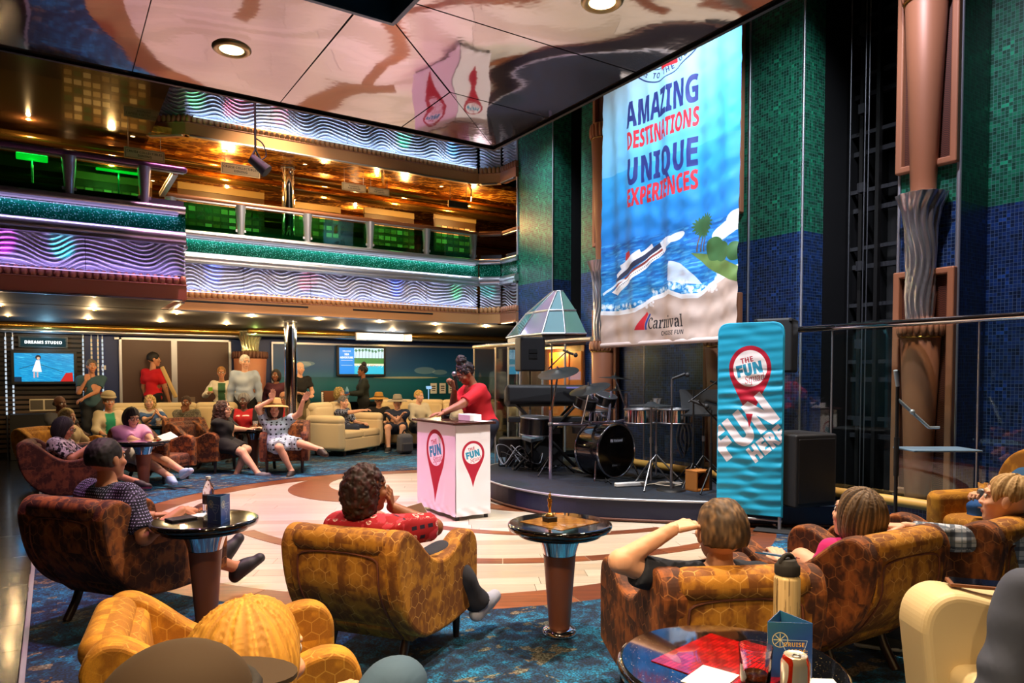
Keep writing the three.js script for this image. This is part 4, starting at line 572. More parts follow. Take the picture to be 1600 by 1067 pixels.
{ // electronic drum kit
  const [x, , z] = stg(946, 8.2), t = thing('drum_kit', 'electronic drum kit with a black bass drum and dark pad cymbals', 'drum kit', [x, SY, z], away(180 - 38));
  mesh('bass_shell', [pl(new THREE.CylinderGeometry(.3, .3, .36, 40, 1, true), 0, .315, 0, PI / 2)], phys(0x0a0a0b, .15, 0, { clearcoat: 1 }), t); mesh('bass_head', [cy(.292, .292, .006, 0, .315, .175, PI / 2, 0, 0, 40), cy(.292, .292, .006, 0, .315, -.175, PI / 2, 0, 0, 40)], phys(0x080606, .12), t); mesh('hoop', [ring(.302, .014, 0, .315, .18, 0, 0, 44), ring(.302, .014, 0, .315, -.18, 0, 0, 44)], MAT.chrome, t);
  mesh('name_print', pl(new THREE.PlaneGeometry(.24, .06), .02, .43, .1785), new THREE.MeshStandardMaterial({ color: 0xffffff, roughness: .4, map: paint(480, 120, (g, W, H) => { g.fillStyle = '#0a0808'; g.fillRect(0, 0, W, H); g.fillStyle = '#c9c9d4'; g.font = 'bold 84px sans-serif'; g.fillText('Roland', 120, 88); g.fillRect(10, 26, 80, 64); g.fillStyle = '#0a0808'; g.fillRect(34, 44, 10, 46); g.fillRect(60, 26, 10, 46); }) }), t); mesh('model_print', pl(new THREE.PlaneGeometry(.14, .035), .0, .15, .1785), new THREE.MeshStandardMaterial({ roughness: .4, map: paint(280, 70, (g, W, H) => { g.fillStyle = '#0a0808'; g.fillRect(0, 0, W, H); g.fillStyle = '#c9c9d4'; g.font = 'italic bold 50px serif'; g.fillText('V', 6, 54); g.font = '36px sans-serif'; g.fillText('Drums', 60, 50); }) }), t);
  mesh('spur', [bar([-.24, .3, .1], [-.36, 0, .2], .01), bar([.24, .3, .1], [.36, 0, .2], .01)], MAT.chrome, t);
  const pinkish = std(0xd6cbe0, .15, .9);
  mesh('rack_tube', [bar([-.62, 0, -.25], [-.62, .78, -.25], .02), bar([.62, 0, -.25], [.62, .95, -.25], .02), bar([-.62, .62, -.25], [-.2, .62, -.05], .02), bar([.62, .62, -.25], [.2, .62, -.05], .02), bar([-.2, .62, -.05], [.2, .62, -.05], .02), bar([-.2, .6, -.05], [-.1, .95, -.1], .016), bar([.1, .6, -.05], [.22, .98, -.12], .016), bar([.62, .62, -.25], [1.1, .6, -.5], .02)], pinkish, t);
  mesh('rack_clamp', [sp(.03, -.62, .62, -.25), sp(.03, .62, .62, -.25), sp(.028, -.2, .62, -.05), sp(.028, .2, .62, -.05)], MAT.steel, t);
  const drum = (n, dx, dy, dz, r, h, rx) => { const d = mesh(n, [pl(new THREE.CylinderGeometry(r, r, h, 30), 0, 0, 0)], n === 'snare_drum' ? MAT.chrome : phys(0x131315, .2), t); d.position.set(dx, dy, dz); d.rotation.x = rx; mesh('rim', [ring(r, .009, 0, h / 2, 0, PI / 2), ring(r, .008, 0, -h / 2, 0, PI / 2)], MAT.steel, d); mesh('mesh_head', cy(r * .97, r * .97, .004, 0, h / 2 + .004, 0), std(0x2c2c30, .7), d); };
  drum('tom_drum', -.16, .86, -.16, .13, .12, .35); drum('tom_drum', .2, .88, -.2, .13, .12, .35); drum('snare_drum', .5, .66, -.62, .17, .13, .05); drum('floor_tom', -.55, .58, -.6, .18, .2, .08);
  for (const [cx, cyy, cz, rx, rz, s] of [[-.55, 1.2, -.2, .1, .3, 1.3], [-.3, 1.02, .05, .0, .32, 1.3], [.42, 1.14, -.25, .06, -.04, 1.1], [.75, .98, -.55, 0, 0, 1]]) { const c = mesh('cymbal_pad', cymbalG, cymM, t); c.position.set(cx, cyy, cz); c.rotation.set(rx, 0, rz); c.scale.setScalar(s); mesh('wing_nut', cy(.012, .008, .03, 0, .045, 0), MAT.steel, c); }
  mesh('cymbal_arm', [bar([-.62, .7, -.25], [-.55, 1.2, -.2], .011), bar([-.3, .62, -.08], [-.3, 1.02, .05], .011), bar([.6, .8, -.25], [.42, 1.14, -.25], .011), bar([.75, 0, -.55], [.75, .98, -.55], .012)], MAT.chrome, t);
  mesh('pedal', [rb(.1, .02, .26, .006, .0, .03, -.4, .12), bar([0, .02, -.26], [0, .22, -.22], .008)], MAT.steel, t);
  const st = thing('drum_stool', 'round black drum stool behind the kit', 'stool', stg(915, 8.75)); mesh('seat', cy(.16, .17, .08, 0, .5, 0), MAT.black, st); tripod(st, .46, .24, MAT.steel);
  const tb = thing('percussion_drums', 'pair of shiny chrome timbale drums on a stand right of the drum kit', 'drums', stg(1026, 7.8), away(180)); for (const [dx, r] of [[-.18, .17], [.2, .19]]) { const d = mesh('shell', pl(new THREE.CylinderGeometry(r, r, .15, 32, 1, true), dx, .72, 0), MAT.chrome, tb); mesh('hoop', [ring(r, .01, dx, .8, 0, PI / 2), ring(r, .008, dx, .65, 0, PI / 2)], MAT.steel, d); mesh('skin', cy(r * .97, r * .97, .006, dx, .795, 0), std(0x9b968c, .5), d); } tripod(tb, .66, .3, MAT.steel); mesh('bell', lathe([[.02, .0], [.05, .1], [.052, .1]], 14, 0, .82, .02), MAT.steel, tb);
  const hp = thing('ride_pad', 'flat dark pad cymbal on a straight stand right of the drum kit', 'cymbal', stg(1018, 7.3)); const c = mesh('cymbal_pad', cymbalG, cymM, hp); c.position.y = at(1018, 633, 7.3)[1] - SY; c.scale.setScalar(1.25); tripod(hp, c.position.y + .05, .26, MAT.steel);
}
function micStand(px, depth, topPy, label, boom) {
  const t = thing('microphone_stand', label, 'microphone stand', stg(px, depth)), h = at(px, topPy, depth)[1] - SY; mesh('pole', [bar([0, .02, 0], [0, h * .6, 0], .014), bar([0, h * .6, 0], [0, h, 0], .009)], boom ? MAT.black : MAT.steel, t); mesh('base', boom ? [bar([0, .25, 0], [.26, .015, .1], .009), bar([0, .25, 0], [-.26, .015, .1], .009), bar([0, .25, 0], [0, .015, -.28], .009)] : [cy(.15, .14, .018, 0, .009, 0)], MAT.black, t);
  if (boom) mesh('boom_arm', bar([-boom * .3, h - .12, 0], [boom, h + .1, .1], .008), MAT.black, t); mesh('microphone', [bar([boom || 0, h + (boom ? .1 : 0), .0], [(boom || 0) + .1, h + .05, .08], .012, .016), sp(.026, (boom || 0) + .12, h + .04, .095)], MAT.soot, t);
}
micStand(1050, 7.2, 592, 'silver straight microphone stand with a round base left of the turquoise banner', 0);
micStand(862, 8.35, 560, 'black boom microphone stand in front of the keyboard', .16);
micStand(1112, 7.1, 640, 'black boom microphone stand close to the turquoise banner', -.3);
micStand(1084, 7.45, 610, 'black boom microphone stand behind the chrome drums', .25);
{
  const w = thing('music_stand', 'black music stand with a wide slanted desk behind the chrome drums', 'music stand', stg(1100, 7.7), away(180)); const y = at(1100, 628, 7.7)[1] - SY; mesh('desk', [bx(.5, .3, .012, 0, y, 0, -.5), bx(.5, .02, .06, 0, y - .14, .08)], MAT.soot, w); tripod(w, y, .3);
  const cj = thing('wooden_box', 'small plain wooden box with an open side on the stage', 'box', stg(1092, 7.2), away(150)); mesh('shell', [rb(.2, .02, .16, .004, 0, .2, 0), rb(.2, .02, .16, .004, 0, .012, 0), rb(.02, .2, .16, .004, -.09, .105, 0), rb(.02, .2, .16, .004, .09, .105, 0)], std(0xa8672a, .5), cj); mesh('back', bx(.18, .18, .01, 0, .105, -.07), std(0x8a5222, .6), cj);
  const ps = thing('power_strip', 'white power strip with its coiled cable on the stage carpet', 'power strip', stg(985, 7.45), away(90)); mesh('strip', rb(.06, .045, .34, .012, 0, .024, 0, 0, .3), MAT.white, ps); mesh('cable', [tube([[0, .012, .15], [.1, .012, .25], [.16, .012, .45], [.05, .014, .55], [-.05, .016, .4], [.06, .018, .28], [.2, .02, .4], [.1, .02, .6]], .007, 60)], MAT.white, ps);
  const loops = thing('cable_tangle', 'tangle of black and grey cables on the stage floor by the keyboard', 'cables', stg(822, 8.9)); for (let k = 0; k < 9; k++) { const pts = []; let a = rnd() * 6; for (let i = 0; i < 7; i++) { a += rr(.5, 1.4); pts.push([-.2 + k * .07 + .2 * cos(a), .014 + (k < 4 ? .3 * rnd() : 0), .2 * sin(a)]); } mesh('cable', tube(pts, .007, 50), k % 3 ? MAT.rubber : std(0x8d8d92, .6), loops); }
  const l2 = thing('cable_tangle', 'loops of grey cable hanging behind the chrome drums', 'cables', stg(1062, 7.85)); for (let k = 0; k < 5; k++) mesh('cable', tube([[k * .03, .75, 0], [.06 + k * .03, .5, .03], [.03 + k * .03, .25 + .04 * k, .03], [-.04 + k * .03, .45, 0], [k * .03, .72, .02]], .006, 40), k % 2 ? MAT.rubber : std(0x86847e, .6), l2);
  const l3 = thing('cable_run', 'thin black cables snaking over the stage floor under the drum kit', 'cables', stg(960, 8.0)); for (let k = 0; k < 4; k++) mesh('cable', tube([[-.3, .012, .1 * k], [0, .012, .2 - .1 * k], [.4, .012, .1 * k], [.6, .012, -.1 + .1 * k]], .006, 40), MAT.rubber, l3);
  // tray stand in front of the right glass
  const [x, , z] = stg(1412, 6.3), ts = thing('tray_stand', 'tall black stand with a flat pale tray before the glass barrier', 'stand', [5.5, .006, -3.0], away(180)); const yy = .81; mesh('pole', [bar([0, .02, 0], [0, 1.42, 0], .014), bar([0, .6, 0], [0, .9, 0], .02)], MAT.black, ts); mesh('base', [0, 2.1, 4.2].map((a) => bar([0, .25, 0], [.28 * cos(a), .012, .28 * sin(a)], .01)), MAT.black, ts); mesh('tray', [rb(.52, .014, .3, .005, .3, yy, .02)], std(0x6e8da6, .3), ts); mesh('holder', [bar([0, 1.2, 0], [.22, .98, .05], .012), bar([.22, .98, .05], [.3, .98, .05], .01), sp(.02, .1, 1.1, .03), bar([0, 1.3, 0], [-.04, 1.42, .04], .016)], std(0x9fb4c0, .3, .5), ts);
}
// ---------------------------------------------------------------- tables
MAT.stone = phys(0xffffff, .1, 0, { clearcoat: 1, clearcoatRoughness: .05, map: tex(512, (u, v) => { const h = hash(floor(u * 340), floor(v * 340), 6); return h > .992 ? [.75, .68, .5] : h > .97 ? [.16, .17, .2] : [.028, .028, .034]; }, 1 / .5) });
MAT.leg = std(0x8c543c, .4, .15);
function makeTable(label, px, depth, o = {}) {
  const [x, z] = flat(px, depth), r = o.r || .275, t = thing('pedestal_table', label, 'table', [x, .006, z], o.turn ?? away(0));
  const k = r / .275;
  mesh('top', uvBox(lathe([[.001, .6], [r - .012, .6], [r, .594], [r + .002, .58], [r - .002, .566], [r - .03, .56], [.001, .56]], 56)), MAT.stone, t);
  mesh('under_ring', lathe([[r * .8, .56], [r * .82, .55], [r * .8, .535], [.11, .525], [.001, .525]], 48), phys(0x0c0b0c, .2), t);
  mesh('collar', lathe([[.12, .526], [.1, .48], [.086, .43]], 36), MAT.chrome, t);
  mesh('pedestal', lathe([[.088, .43], [.086, .425], [.055, .03], [.001, .03]], 36), MAT.leg, t);
  mesh('base_ring', lathe([[.001, .04], [.06, .04], [.085, .03], [.094, .012], [.09, .0], [.001, 0]], 36), MAT.chrome, t);
  if (o.board) mesh('inlaid_board', [pl(uvBox(new THREE.BoxGeometry(.3, .0024, .3)), 0, .6012, 0, 0, .75)], phys(0xffffff, .12, 0, { clearcoat: 1, map: tex(256, (u, v) => { const i = floor(u * 8), j = floor(v * 8), g = fbm(u * 30, v * 4, 0, 2) * .25 + .85; const st = (v * 24) % 1 < .28; return ((i + j) % 2 ? o.board[0] : o.board[1]).map((c) => c * g * (st ? .72 : 1)); }, 1 / .3) }), t);
  return t;
}
const GOLDB = [[.82, .58, .26], [.68, .46, .2]], REDB = [[.62, .05, .06], [.5, .03, .05]];
makeTable('round black table between the person in the patterned shirt and the dance floor', 317, 3.85);
makeTable('round black table with an inlaid board carrying the small trophy', 875, 3.75, { board: GOLDB });
makeTable('round black table carrying the glass, the can and the folded menu', 1145, 1.9, { board: REDB, r: .3 });
makeTable('round black table between the black shirted person and the sunhat wearer', 395, 10.6, { r: .28 });
makeTable('round black table in front of the person in the pink shirt', 222, 8.6, { r: .3 });
makeTable('round black table in front of the cream sofa group', 248, 11.35, { r: .26 });
// ---------------------------------------------------------------- seats
const hexTex = (bg, dark, line, hexOn, seed) => tex(512, (u, v) => {
  const n = fbm(u * 5 + seed, v * 5, 0, 4), m = fbm(u * 22, v * 12 + seed, 0, 3); let c = mix(bg, dark, sm(max(0, min(1, (n * .75 + m * .35 - .38) * 3.4)))); c = c.map((x) => x * (.9 + .2 * hash(floor(u * 512), floor(v * 512), 2)));
  // hexagon stitching, 7 hexes wide
  const S = 7, x = u * S, y = v * 4 * sqrt(3) , q = sqrt(3); const best = (ox, oy) => { const a = ((x - ox) % 1 + 1) % 1 - .5, b = ((y - oy) % q + q) % q - q / 2; return max(abs(a), abs(a) * .5 + abs(b) * q / 2); }; const d = min(best(0, 0), best(.5, q / 2)); if (d > .472) c = mix(c, line, hexOn * max(.12, min(1, (fbm(u * 4 + seed * 3, v * 4 + 5, 0, 3) - .36) * 5))); return c;
}, [1 / .44, 1 / .44]);
const velvet = (bg, dark, line, k, seed, sheen = 0xd8a060) => phys(0xffffff, .8, 0, { map: hexTex(bg, dark, line, k, seed), sheen: .35, sheenRoughness: .4, sheenColor: new THREE.Color(sheen) });
MAT.velvetGold = velvet([.70, .48, .13], [.46, .27, .07], [.85, .66, .36], .75, 1); MAT.velvetBrown = velvet([.56, .31, .12], [.24, .11, .05], [.66, .44, .24], .7, 4); MAT.velvetMust = velvet([.74, .52, .12], [.58, .38, .08], [.9, .74, .38], .45, 8); MAT.velvetRust = velvet([.50, .27, .16], [.26, .12, .08], [.62, .4, .26], .6, 12);
MAT.cream = phys(0xd8c598, .5, 0, { clearcoat: .12 }); MAT.creamPlain = std(0xd9c49a, .7);
// tub chair facing +z, seat 0.4 high
const armShape = () => { const s = new THREE.Shape(); s.moveTo(-.16, .19); s.quadraticCurveTo(-.4, .28, -.42, .62); s.quadraticCurveTo(-.4, .715, -.32, .685); s.bezierCurveTo(-.2, .62, -.14, .49, .02, .49); s.bezierCurveTo(.16, .49, .2, .57, .3, .57); s.quadraticCurveTo(.39, .565, .39, .46); s.lineTo(.385, .2); s.quadraticCurveTo(.1, .15, -.16, .19); return s; };
const chairGeo = (() => {
  const arm = new THREE.ExtrudeGeometry(armShape(), { depth: .05, bevelEnabled: true, bevelSize: .022, bevelThickness: .028, bevelSegments: 4, curveSegments: 14 }); arm.rotateY(-PI / 2); arm.translate(.025, 0, 0); uvBox(arm);
  const backPanel = new THREE.BoxGeometry(.49, .5, .07, 16, 14, 3), p = backPanel.attributes.position; for (let i = 0; i < p.count; i++) { const y = p.getY(i) + .4, k = y < .5 ? (.5 - y) ** 1.6 * 1.35 : 0; p.setY(i, y); p.setZ(i, p.getZ(i) - .4 + k); } backPanel.computeVertexNormals(); uvBox(backPanel);
  const roll = pl(uvBox(new RoundedBoxGeometry(.5, .115, .14, 5, .056)), 0, .66, -.385);
  const seat = pl(uvBox(new RoundedBoxGeometry(.48, .16, .66, 4, .05)), 0, .28, .05), apron = pl(uvBox(new RoundedBoxGeometry(.5, .08, .56, 3, .03)), 0, .215, .09), inner = pl(uvBox(new RoundedBoxGeometry(.48, .34, .1, 4, .045)), 0, .5, -.31, -.1);
  const legB = tube([[0, .24, .02], [0, .12, -.01], [0, .0, -.08]], .023, 12, 8), legF = cy(.016, .027, .2, 0, .1, 0, 0, 0, 0, 10);
  const zz = (y) => -.4 - .037 + (y < .5 ? (.5 - y) ** 1.6 * 1.35 : 0), side = [.17, .25, .35, .45, .55].map((y) => [y, zz(y)]);
  const piping = tube([...side.map(([y, z]) => [-.21, y, z]), [-.2, .592, zz(.6)], [.2, .592, zz(.6)], ...side.reverse().map(([y, z]) => [.21, y, z])], .0055, 60, 6);
  return { arm, backPanel, roll, seat, apron, inner, legB, legF, piping };
})();
function tubChair(label, px, depth, phi, m, o = {}) {
  const [x, z] = flat(px, depth), t = thing(o.name || 'tub_chair', label, 'armchair', [x, .006, z], away(phi), o.group), G = chairGeo, s = o.s || 1; t.scale.setScalar(s);
  for (const k of [-1, 1]) { const a = mesh('armrest', G.arm, o.side || m, t); a.position.x = k * .268; a.rotation.y = k * .03; }
  mesh('back_panel', G.backPanel, m, t); mesh('top_roll', G.roll, m, t); mesh('inner_back', G.inner, m, t); mesh('seat_cushion', G.seat, m, t); mesh('apron', G.apron, m, t); mesh('piping', G.piping, MAT.velvetRust, t);
  for (const k of [-1, 1]) { const b = mesh('leg', G.legB, MAT.darkwood, t); b.position.set(k * .2, 0, -.17); const f = mesh('leg', G.legF, MAT.darkwood, t); f.position.set(k * .24, 0, .32); }
  return t;
}
tubChair('worn brown velvet tub chair holding the person in the dark patterned shirt', 200, 4.12, 20, MAT.velvetBrown, { s: 1.02 });
tubChair('golden brown velvet tub chair holding the person in the red shirt', 602, 3.5, 20, MAT.velvetGold, { side: MAT.velvetGold, s: .98 });
tubChair('golden hexagon velvet tub chair holding the person in the navy shirt', 1098, 2.86, -6, MAT.velvetGold, { side: MAT.velvetBrown, s: .98 });
tubChair('brown hexagon velvet tub chair holding the person in the pink shirt with script', 1292, 3.4, -30, MAT.velvetGold, { side: MAT.velvetBrown, s: .98 });
tubChair('brown hexagon velvet tub chair holding the blonde person in the plaid shirt', 1462, 3.66, -33, MAT.velvetGold, { side: MAT.velvetBrown, s: 1.0 });
tubChair('mustard quilted tub chair beside the long haired blonde person', 356, 2.3, 66, MAT.velvetMust, { side: MAT.velvetMust, s: .9 });
tubChair('rust coloured tub chair holding the person in the black and white top', 108, 7.5, 62, MAT.velvetRust, { side: MAT.velvetRust });
tubChair('brown tub chair holding the person in the pink shirt and white shorts', 238, 9.3, 100, MAT.velvetRust, { side: MAT.velvetBrown });
tubChair('brown tub chair holding the long haired person in black', 318, 10.3, 100, MAT.velvetRust, { side: MAT.velvetBrown });
tubChair('tan tub chair holding the person with raised arms', 447, 10.35, 168, MAT.velvetBrown, { side: MAT.velvetRust });
tubChair('yellow tub chair holding the person with short blonde hair', 92, 9.2, 95, MAT.velvetMust, { side: MAT.velvetMust });
tubChair('empty brown tub chair behind the person in the pink shirt', 296, 11.05, 140, MAT.velvetRust, { side: MAT.velvetBrown });
{ // cream leather armchair at the near right, and the high backed yellow chair by the glass
  const [x, z] = flat(1780, 2.04), t = thing('leather_armchair', 'cream leather armchair with a waved armrest in the near corner', 'armchair', [x, .006, z], away(-88)), s = new THREE.Shape(); s.moveTo(-.36, .1); s.lineTo(-.36, .7); s.quadraticCurveTo(-.34, .82, -.24, .78); s.bezierCurveTo(-.08, .74, -.02, .6, .14, .6); s.bezierCurveTo(.24, .6, .28, .63, .34, .63); s.quadraticCurveTo(.42, .62, .42, .52); s.lineTo(.37, .1); s.lineTo(-.36, .1);
  const a = new THREE.ExtrudeGeometry(s, { depth: .13, bevelEnabled: true, bevelSize: .025, bevelThickness: .03, bevelSegments: 4, curveSegments: 14 }); a.rotateY(-PI / 2); a.translate(.065, 0, 0);
  for (const k of [-1, 1]) { const o = mesh('armrest', a, MAT.cream, t); o.position.x = k * .36; } mesh('back', rb(.6, .64, .16, .06, 0, .48, -.34, -.1), MAT.cream, t); mesh('seat_cushion', rb(.58, .18, .66, .05, 0, .34, .04), MAT.cream, t); mesh('apron', rb(.6, .2, .7, .03, 0, .19, .02), MAT.cream, t); for (const i of [-1, 1]) for (const j of [-1, 1]) mesh('leg', cy(.016, .022, .1, i * .32, .05, j * .3), MAT.darkwood, t);
  const [u, v] = flat(1590, 4.72), w = thing('wing_chair', 'yellow quilted chair with a tall rounded back beside the glass barrier', 'armchair', [u, .006, v], away(-105)); const bs = new THREE.Shape(); bs.moveTo(-.36, .12); bs.lineTo(-.38, .6); bs.quadraticCurveTo(-.36, .86, 0, .86); bs.quadraticCurveTo(.36, .86, .38, .6); bs.lineTo(.36, .12); bs.lineTo(-.36, .12); const bg = new THREE.ExtrudeGeometry(bs, { depth: .1, bevelEnabled: true, bevelSize: .03, bevelThickness: .03, bevelSegments: 4, curveSegments: 16 }); mesh('back', uvBox(pl(bg, 0, 0, -.4, -.06)), MAT.velvetMust, w); mesh('seat_cushion', rb(.56, .2, .62, .06, 0, .33, .02), MAT.velvetMust, w); mesh('apron', rb(.66, .2, .66, .04, 0, .2, .0), MAT.velvetMust, w); for (const k of [-1, 1]) { mesh('armrest', rb(.14, .46, .66, .06, k * .35, .34, .0), MAT.velvetMust, w); mesh('leg', cy(.016, .022, .1, k * .28, .05, .26), MAT.darkwood, w); mesh('leg', cy(.016, .022, .1, k * .28, .05, -.3), MAT.darkwood, w); }
}
function sofa(label, px, depth, phi, W, m, o = {}) {
  const [x, z] = flat(px, depth), t = thing('sofa', label, 'sofa', [x, .006, z], away(phi)), n = Math.round(W / .62);
  mesh('base', rb(W, .22, .74, .03, 0, .2, 0), m, t); const c = o.curve || 0;
  for (let i = 0; i < n; i++) { const xx = -W / 2 + (i + .5) * W / n; mesh('seat_cushion', rb(W / n - .01, .14, .64, .05, xx, .36, .06), m, t); mesh('back_cushion', rb(W / n - .008, .5, .18, .07, xx, .6, -.3, -.12), m, t); mesh('back_roll', [pl(new THREE.CapsuleGeometry(.085, W / n - .12, 4, 14), xx, .83, -.34, 0, 0, PI / 2)], m, t); }
  for (const k of [-1, 1]) { mesh('armrest', rb(.16, .5, .76, .07, k * (W / 2 + .05), .36, 0), m, t); mesh('arm_roll', [pl(new THREE.CapsuleGeometry(.085, .6, 4, 14), k * (W / 2 + .05), .62, 0, PI / 2)], m, t); } mesh('back_shell', rb(W + .02, .72, .08, .03, 0, .46, -.4), m, t);
  for (const i of [-1, 1]) for (const j of [-1, 1]) mesh('leg', cy(.02, .026, .1, i * (W / 2 - .08), .05, j * .3), MAT.darkwood, t);
}
sofa('long cream sofa under the standing person in the blue shirt', 268, 12.2, 165, 2.0, MAT.creamPlain);
sofa('cream sofa seating the grey haired pair by the chrome column', 540, 12.7, 112, 1.1, MAT.creamPlain);
sofa('cream sofa seating the two people in sun hats', 662, 13.9, 186, 1.9, MAT.creamPlain);
// ---------------------------------------------------------------- figures: smooth-joined capsules meshed by surface nets
const smin = (a, b, k) => { const h = max(k - abs(a - b), 0) / k; return min(a, b) - h * h * k * .25; };
const smax = (a, b, k) => -smin(-a, -b, k);
function cap(p, x, y, z) { const ax = p[0], ay = p[1], az = p[2], bx = p[3] - ax, by = p[4] - ay, bz = p[5] - az, px = x - ax, py = y - ay, pz = z - az; let t = (px * bx + py * by + pz * bz) / (bx * bx + by * by + bz * bz + 1e-9); t = t < 0 ? 0 : t > 1 ? 1 : t; const dx = px - bx * t, dy = py - by * t, dz = pz - bz * t; return sqrt(dx * dx + dy * dy + dz * dz) - (p[6] + (p[7] - p[6]) * t); }
const caps = (P, off = 0, kk = 0) => (x, y, z) => { let d = 9; for (const p of P) d = smin(d, cap(p, x, y, z) - off, kk || p[8] || .03); return d; };
const ell = (x, y, z, rx, ry, rz) => { const a = x / rx, b = y / ry, c = z / rz, k0 = sqrt(a * a + b * b + c * c), k1 = sqrt(a * a / (rx * rx) + b * b / (ry * ry) + c * c / (rz * rz)); return k1 < 1e-9 ? -min(rx, ry, rz) : k0 * (k0 - 1) / k1; };
function nets(f, lo, hi, c) {
  const n = [0, 1, 2].map((i) => Math.ceil((hi[i] - lo[i]) / c) + 2), [nx, ny, nz] = n, F = new Float32Array(nx * ny * nz), B = 6;
  for (let k0 = 0; k0 < nz; k0 += B) for (let j0 = 0; j0 < ny; j0 += B) for (let i0 = 0; i0 < nx; i0 += B) {
    const i1 = min(nx, i0 + B), j1 = min(ny, j0 + B), k1 = min(nz, k0 + B), d = f(lo[0] + (i0 + B / 2 - .5) * c, lo[1] + (j0 + B / 2 - .5) * c, lo[2] + (k0 + B / 2 - .5) * c), skip = abs(d) > B * c * 1.25;
    for (let k = k0; k < k1; k++) for (let j = j0; j < j1; j++) for (let i = i0; i < i1; i++) F[(k * ny + j) * nx + i] = skip ? d : f(lo[0] + i * c, lo[1] + j * c, lo[2] + k * c);
  }
  const id = new Int32Array(nx * ny * nz).fill(-1), P = [], I = [], off = [0, 1, nx, nx + 1, nx * ny, nx * ny + 1, nx * ny + nx, nx * ny + nx + 1], ED = [[0, 1], [2, 3], [4, 5], [6, 7], [0, 2], [1, 3], [4, 6], [5, 7], [0, 4], [1, 5], [2, 6], [3, 7]];
  for (let k = 0; k < nz - 1; k++) for (let j = 0; j < ny - 1; j++) for (let i = 0; i < nx - 1; i++) {
    const q = (k * ny + j) * nx + i; let m = 0; for (let e = 0; e < 8; e++) if (F[q + off[e]] < 0) m |= 1 << e; if (m === 0 || m === 255) continue;
    let x = 0, y = 0, z = 0, w = 0; for (const [a, b] of ED) { const fa = F[q + off[a]], fb = F[q + off[b]]; if ((fa < 0) === (fb < 0)) continue; const t = fa / (fa - fb); x += (a & 1) + ((b & 1) - (a & 1)) * t; y += (a >> 1 & 1) + ((b >> 1 & 1) - (a >> 1 & 1)) * t; z += (a >> 2) + ((b >> 2) - (a >> 2)) * t; w++; }
    id[q] = P.length / 3; P.push(lo[0] + (i + x / w) * c, lo[1] + (j + y / w) * c, lo[2] + (k + z / w) * c);
  }
  const quad = (a, b, d, e, s) => { if (a < 0 || b < 0 || d < 0 || e < 0) return; s ? I.push(a, b, d, a, d, e) : I.push(a, d, b, a, e, d); };
  for (let k = 1; k < nz - 1; k++) for (let j = 1; j < ny - 1; j++) for (let i = 1; i < nx - 1; i++) {
    const q = (k * ny + j) * nx + i, s = F[q] < 0;
    if (s !== F[q + 1] < 0) quad(id[q - nx - nx * ny], id[q - nx * ny], id[q], id[q - nx], s);
    if (s !== F[q + nx] < 0) quad(id[q - 1 - nx * ny], id[q - 1], id[q], id[q - nx * ny], s);
    if (s !== F[q + nx * ny] < 0) quad(id[q - 1 - nx], id[q - nx], id[q], id[q - 1], s);
  }
  const g = new THREE.BufferGeometry(); g.setAttribute('position', new THREE.Float32BufferAttribute(P, 3)); g.setIndex(I); g.computeVertexNormals(); return g;
}
function boundsOf(P, pad) { const lo = [9, 9, 9], hi = [-9, -9, -9]; for (const p of P) for (let e = 0; e < 2; e++) for (let i = 0; i < 3; i++) { const r = p[6 + e] + pad; lo[i] = min(lo[i], p[e * 3 + i] - r); hi[i] = max(hi[i], p[e * 3 + i] + r); } return [lo, hi]; }
function tint(g, fn) { const p = g.attributes.position, c = new Float32Array(p.count * 3), uv = new Float32Array(p.count * 2); for (let i = 0; i < p.count; i++) { const k = fn(p.getX(i), p.getY(i), p.getZ(i)); c.set(k, 3 * i); uv[2 * i] = p.getX(i) + p.getZ(i) * .5; uv[2 * i + 1] = p.getY(i) + p.getZ(i) * .5; } g.setAttribute('color', new THREE.BufferAttribute(c, 3)); g.setAttribute('uv', new THREE.BufferAttribute(uv, 2)); return g; }
const lin = (h) => { const c = new THREE.Color(h); return [c.r, c.g, c.b]; };
const SKIN = phys(0xffffff, .55, 0, { vertexColors: true, sheen: .15, sheenRoughness: .5 }), CLOTH = std(0xffffff, .85, 0, { vertexColors: true }), HAIR = std(0xffffff, .68, 0, { vertexColors: true }), SHOE = std(0xffffff, .6, 0, { vertexColors: true });
const TONES = { pale: 0xd8a68a, tan: 0xb87f5e, brown: 0x8a5638, dark: 0x5c3826 };
const v3 = (x, y, z) => new THREE.Vector3(x, y, z);
function ik(a, t, l1, l2, hint) {
  const d = t.clone().sub(a); let L = d.length(); const m = (l1 + l2) * .995; if (L > m) { d.multiplyScalar(m / L); L = m; } L = max(L, abs(l1 - l2) + .02);
  const dir = d.clone().normalize(), c = (l1 * l1 + L * L - l2 * l2) / (2 * L), h = sqrt(max(0, l1 * l1 - c * c)), n = hint.clone().addScaledVector(dir, -hint.dot(dir)).normalize();
  return [a.clone().addScaledVector(dir, c).addScaledVector(n, h), a.clone().addScaledVector(dir, L)];
}
const pr = (a, b, r0, r1, k) => [a.x, a.y, a.z, b.x, b.y, b.z, r0, r1, k];
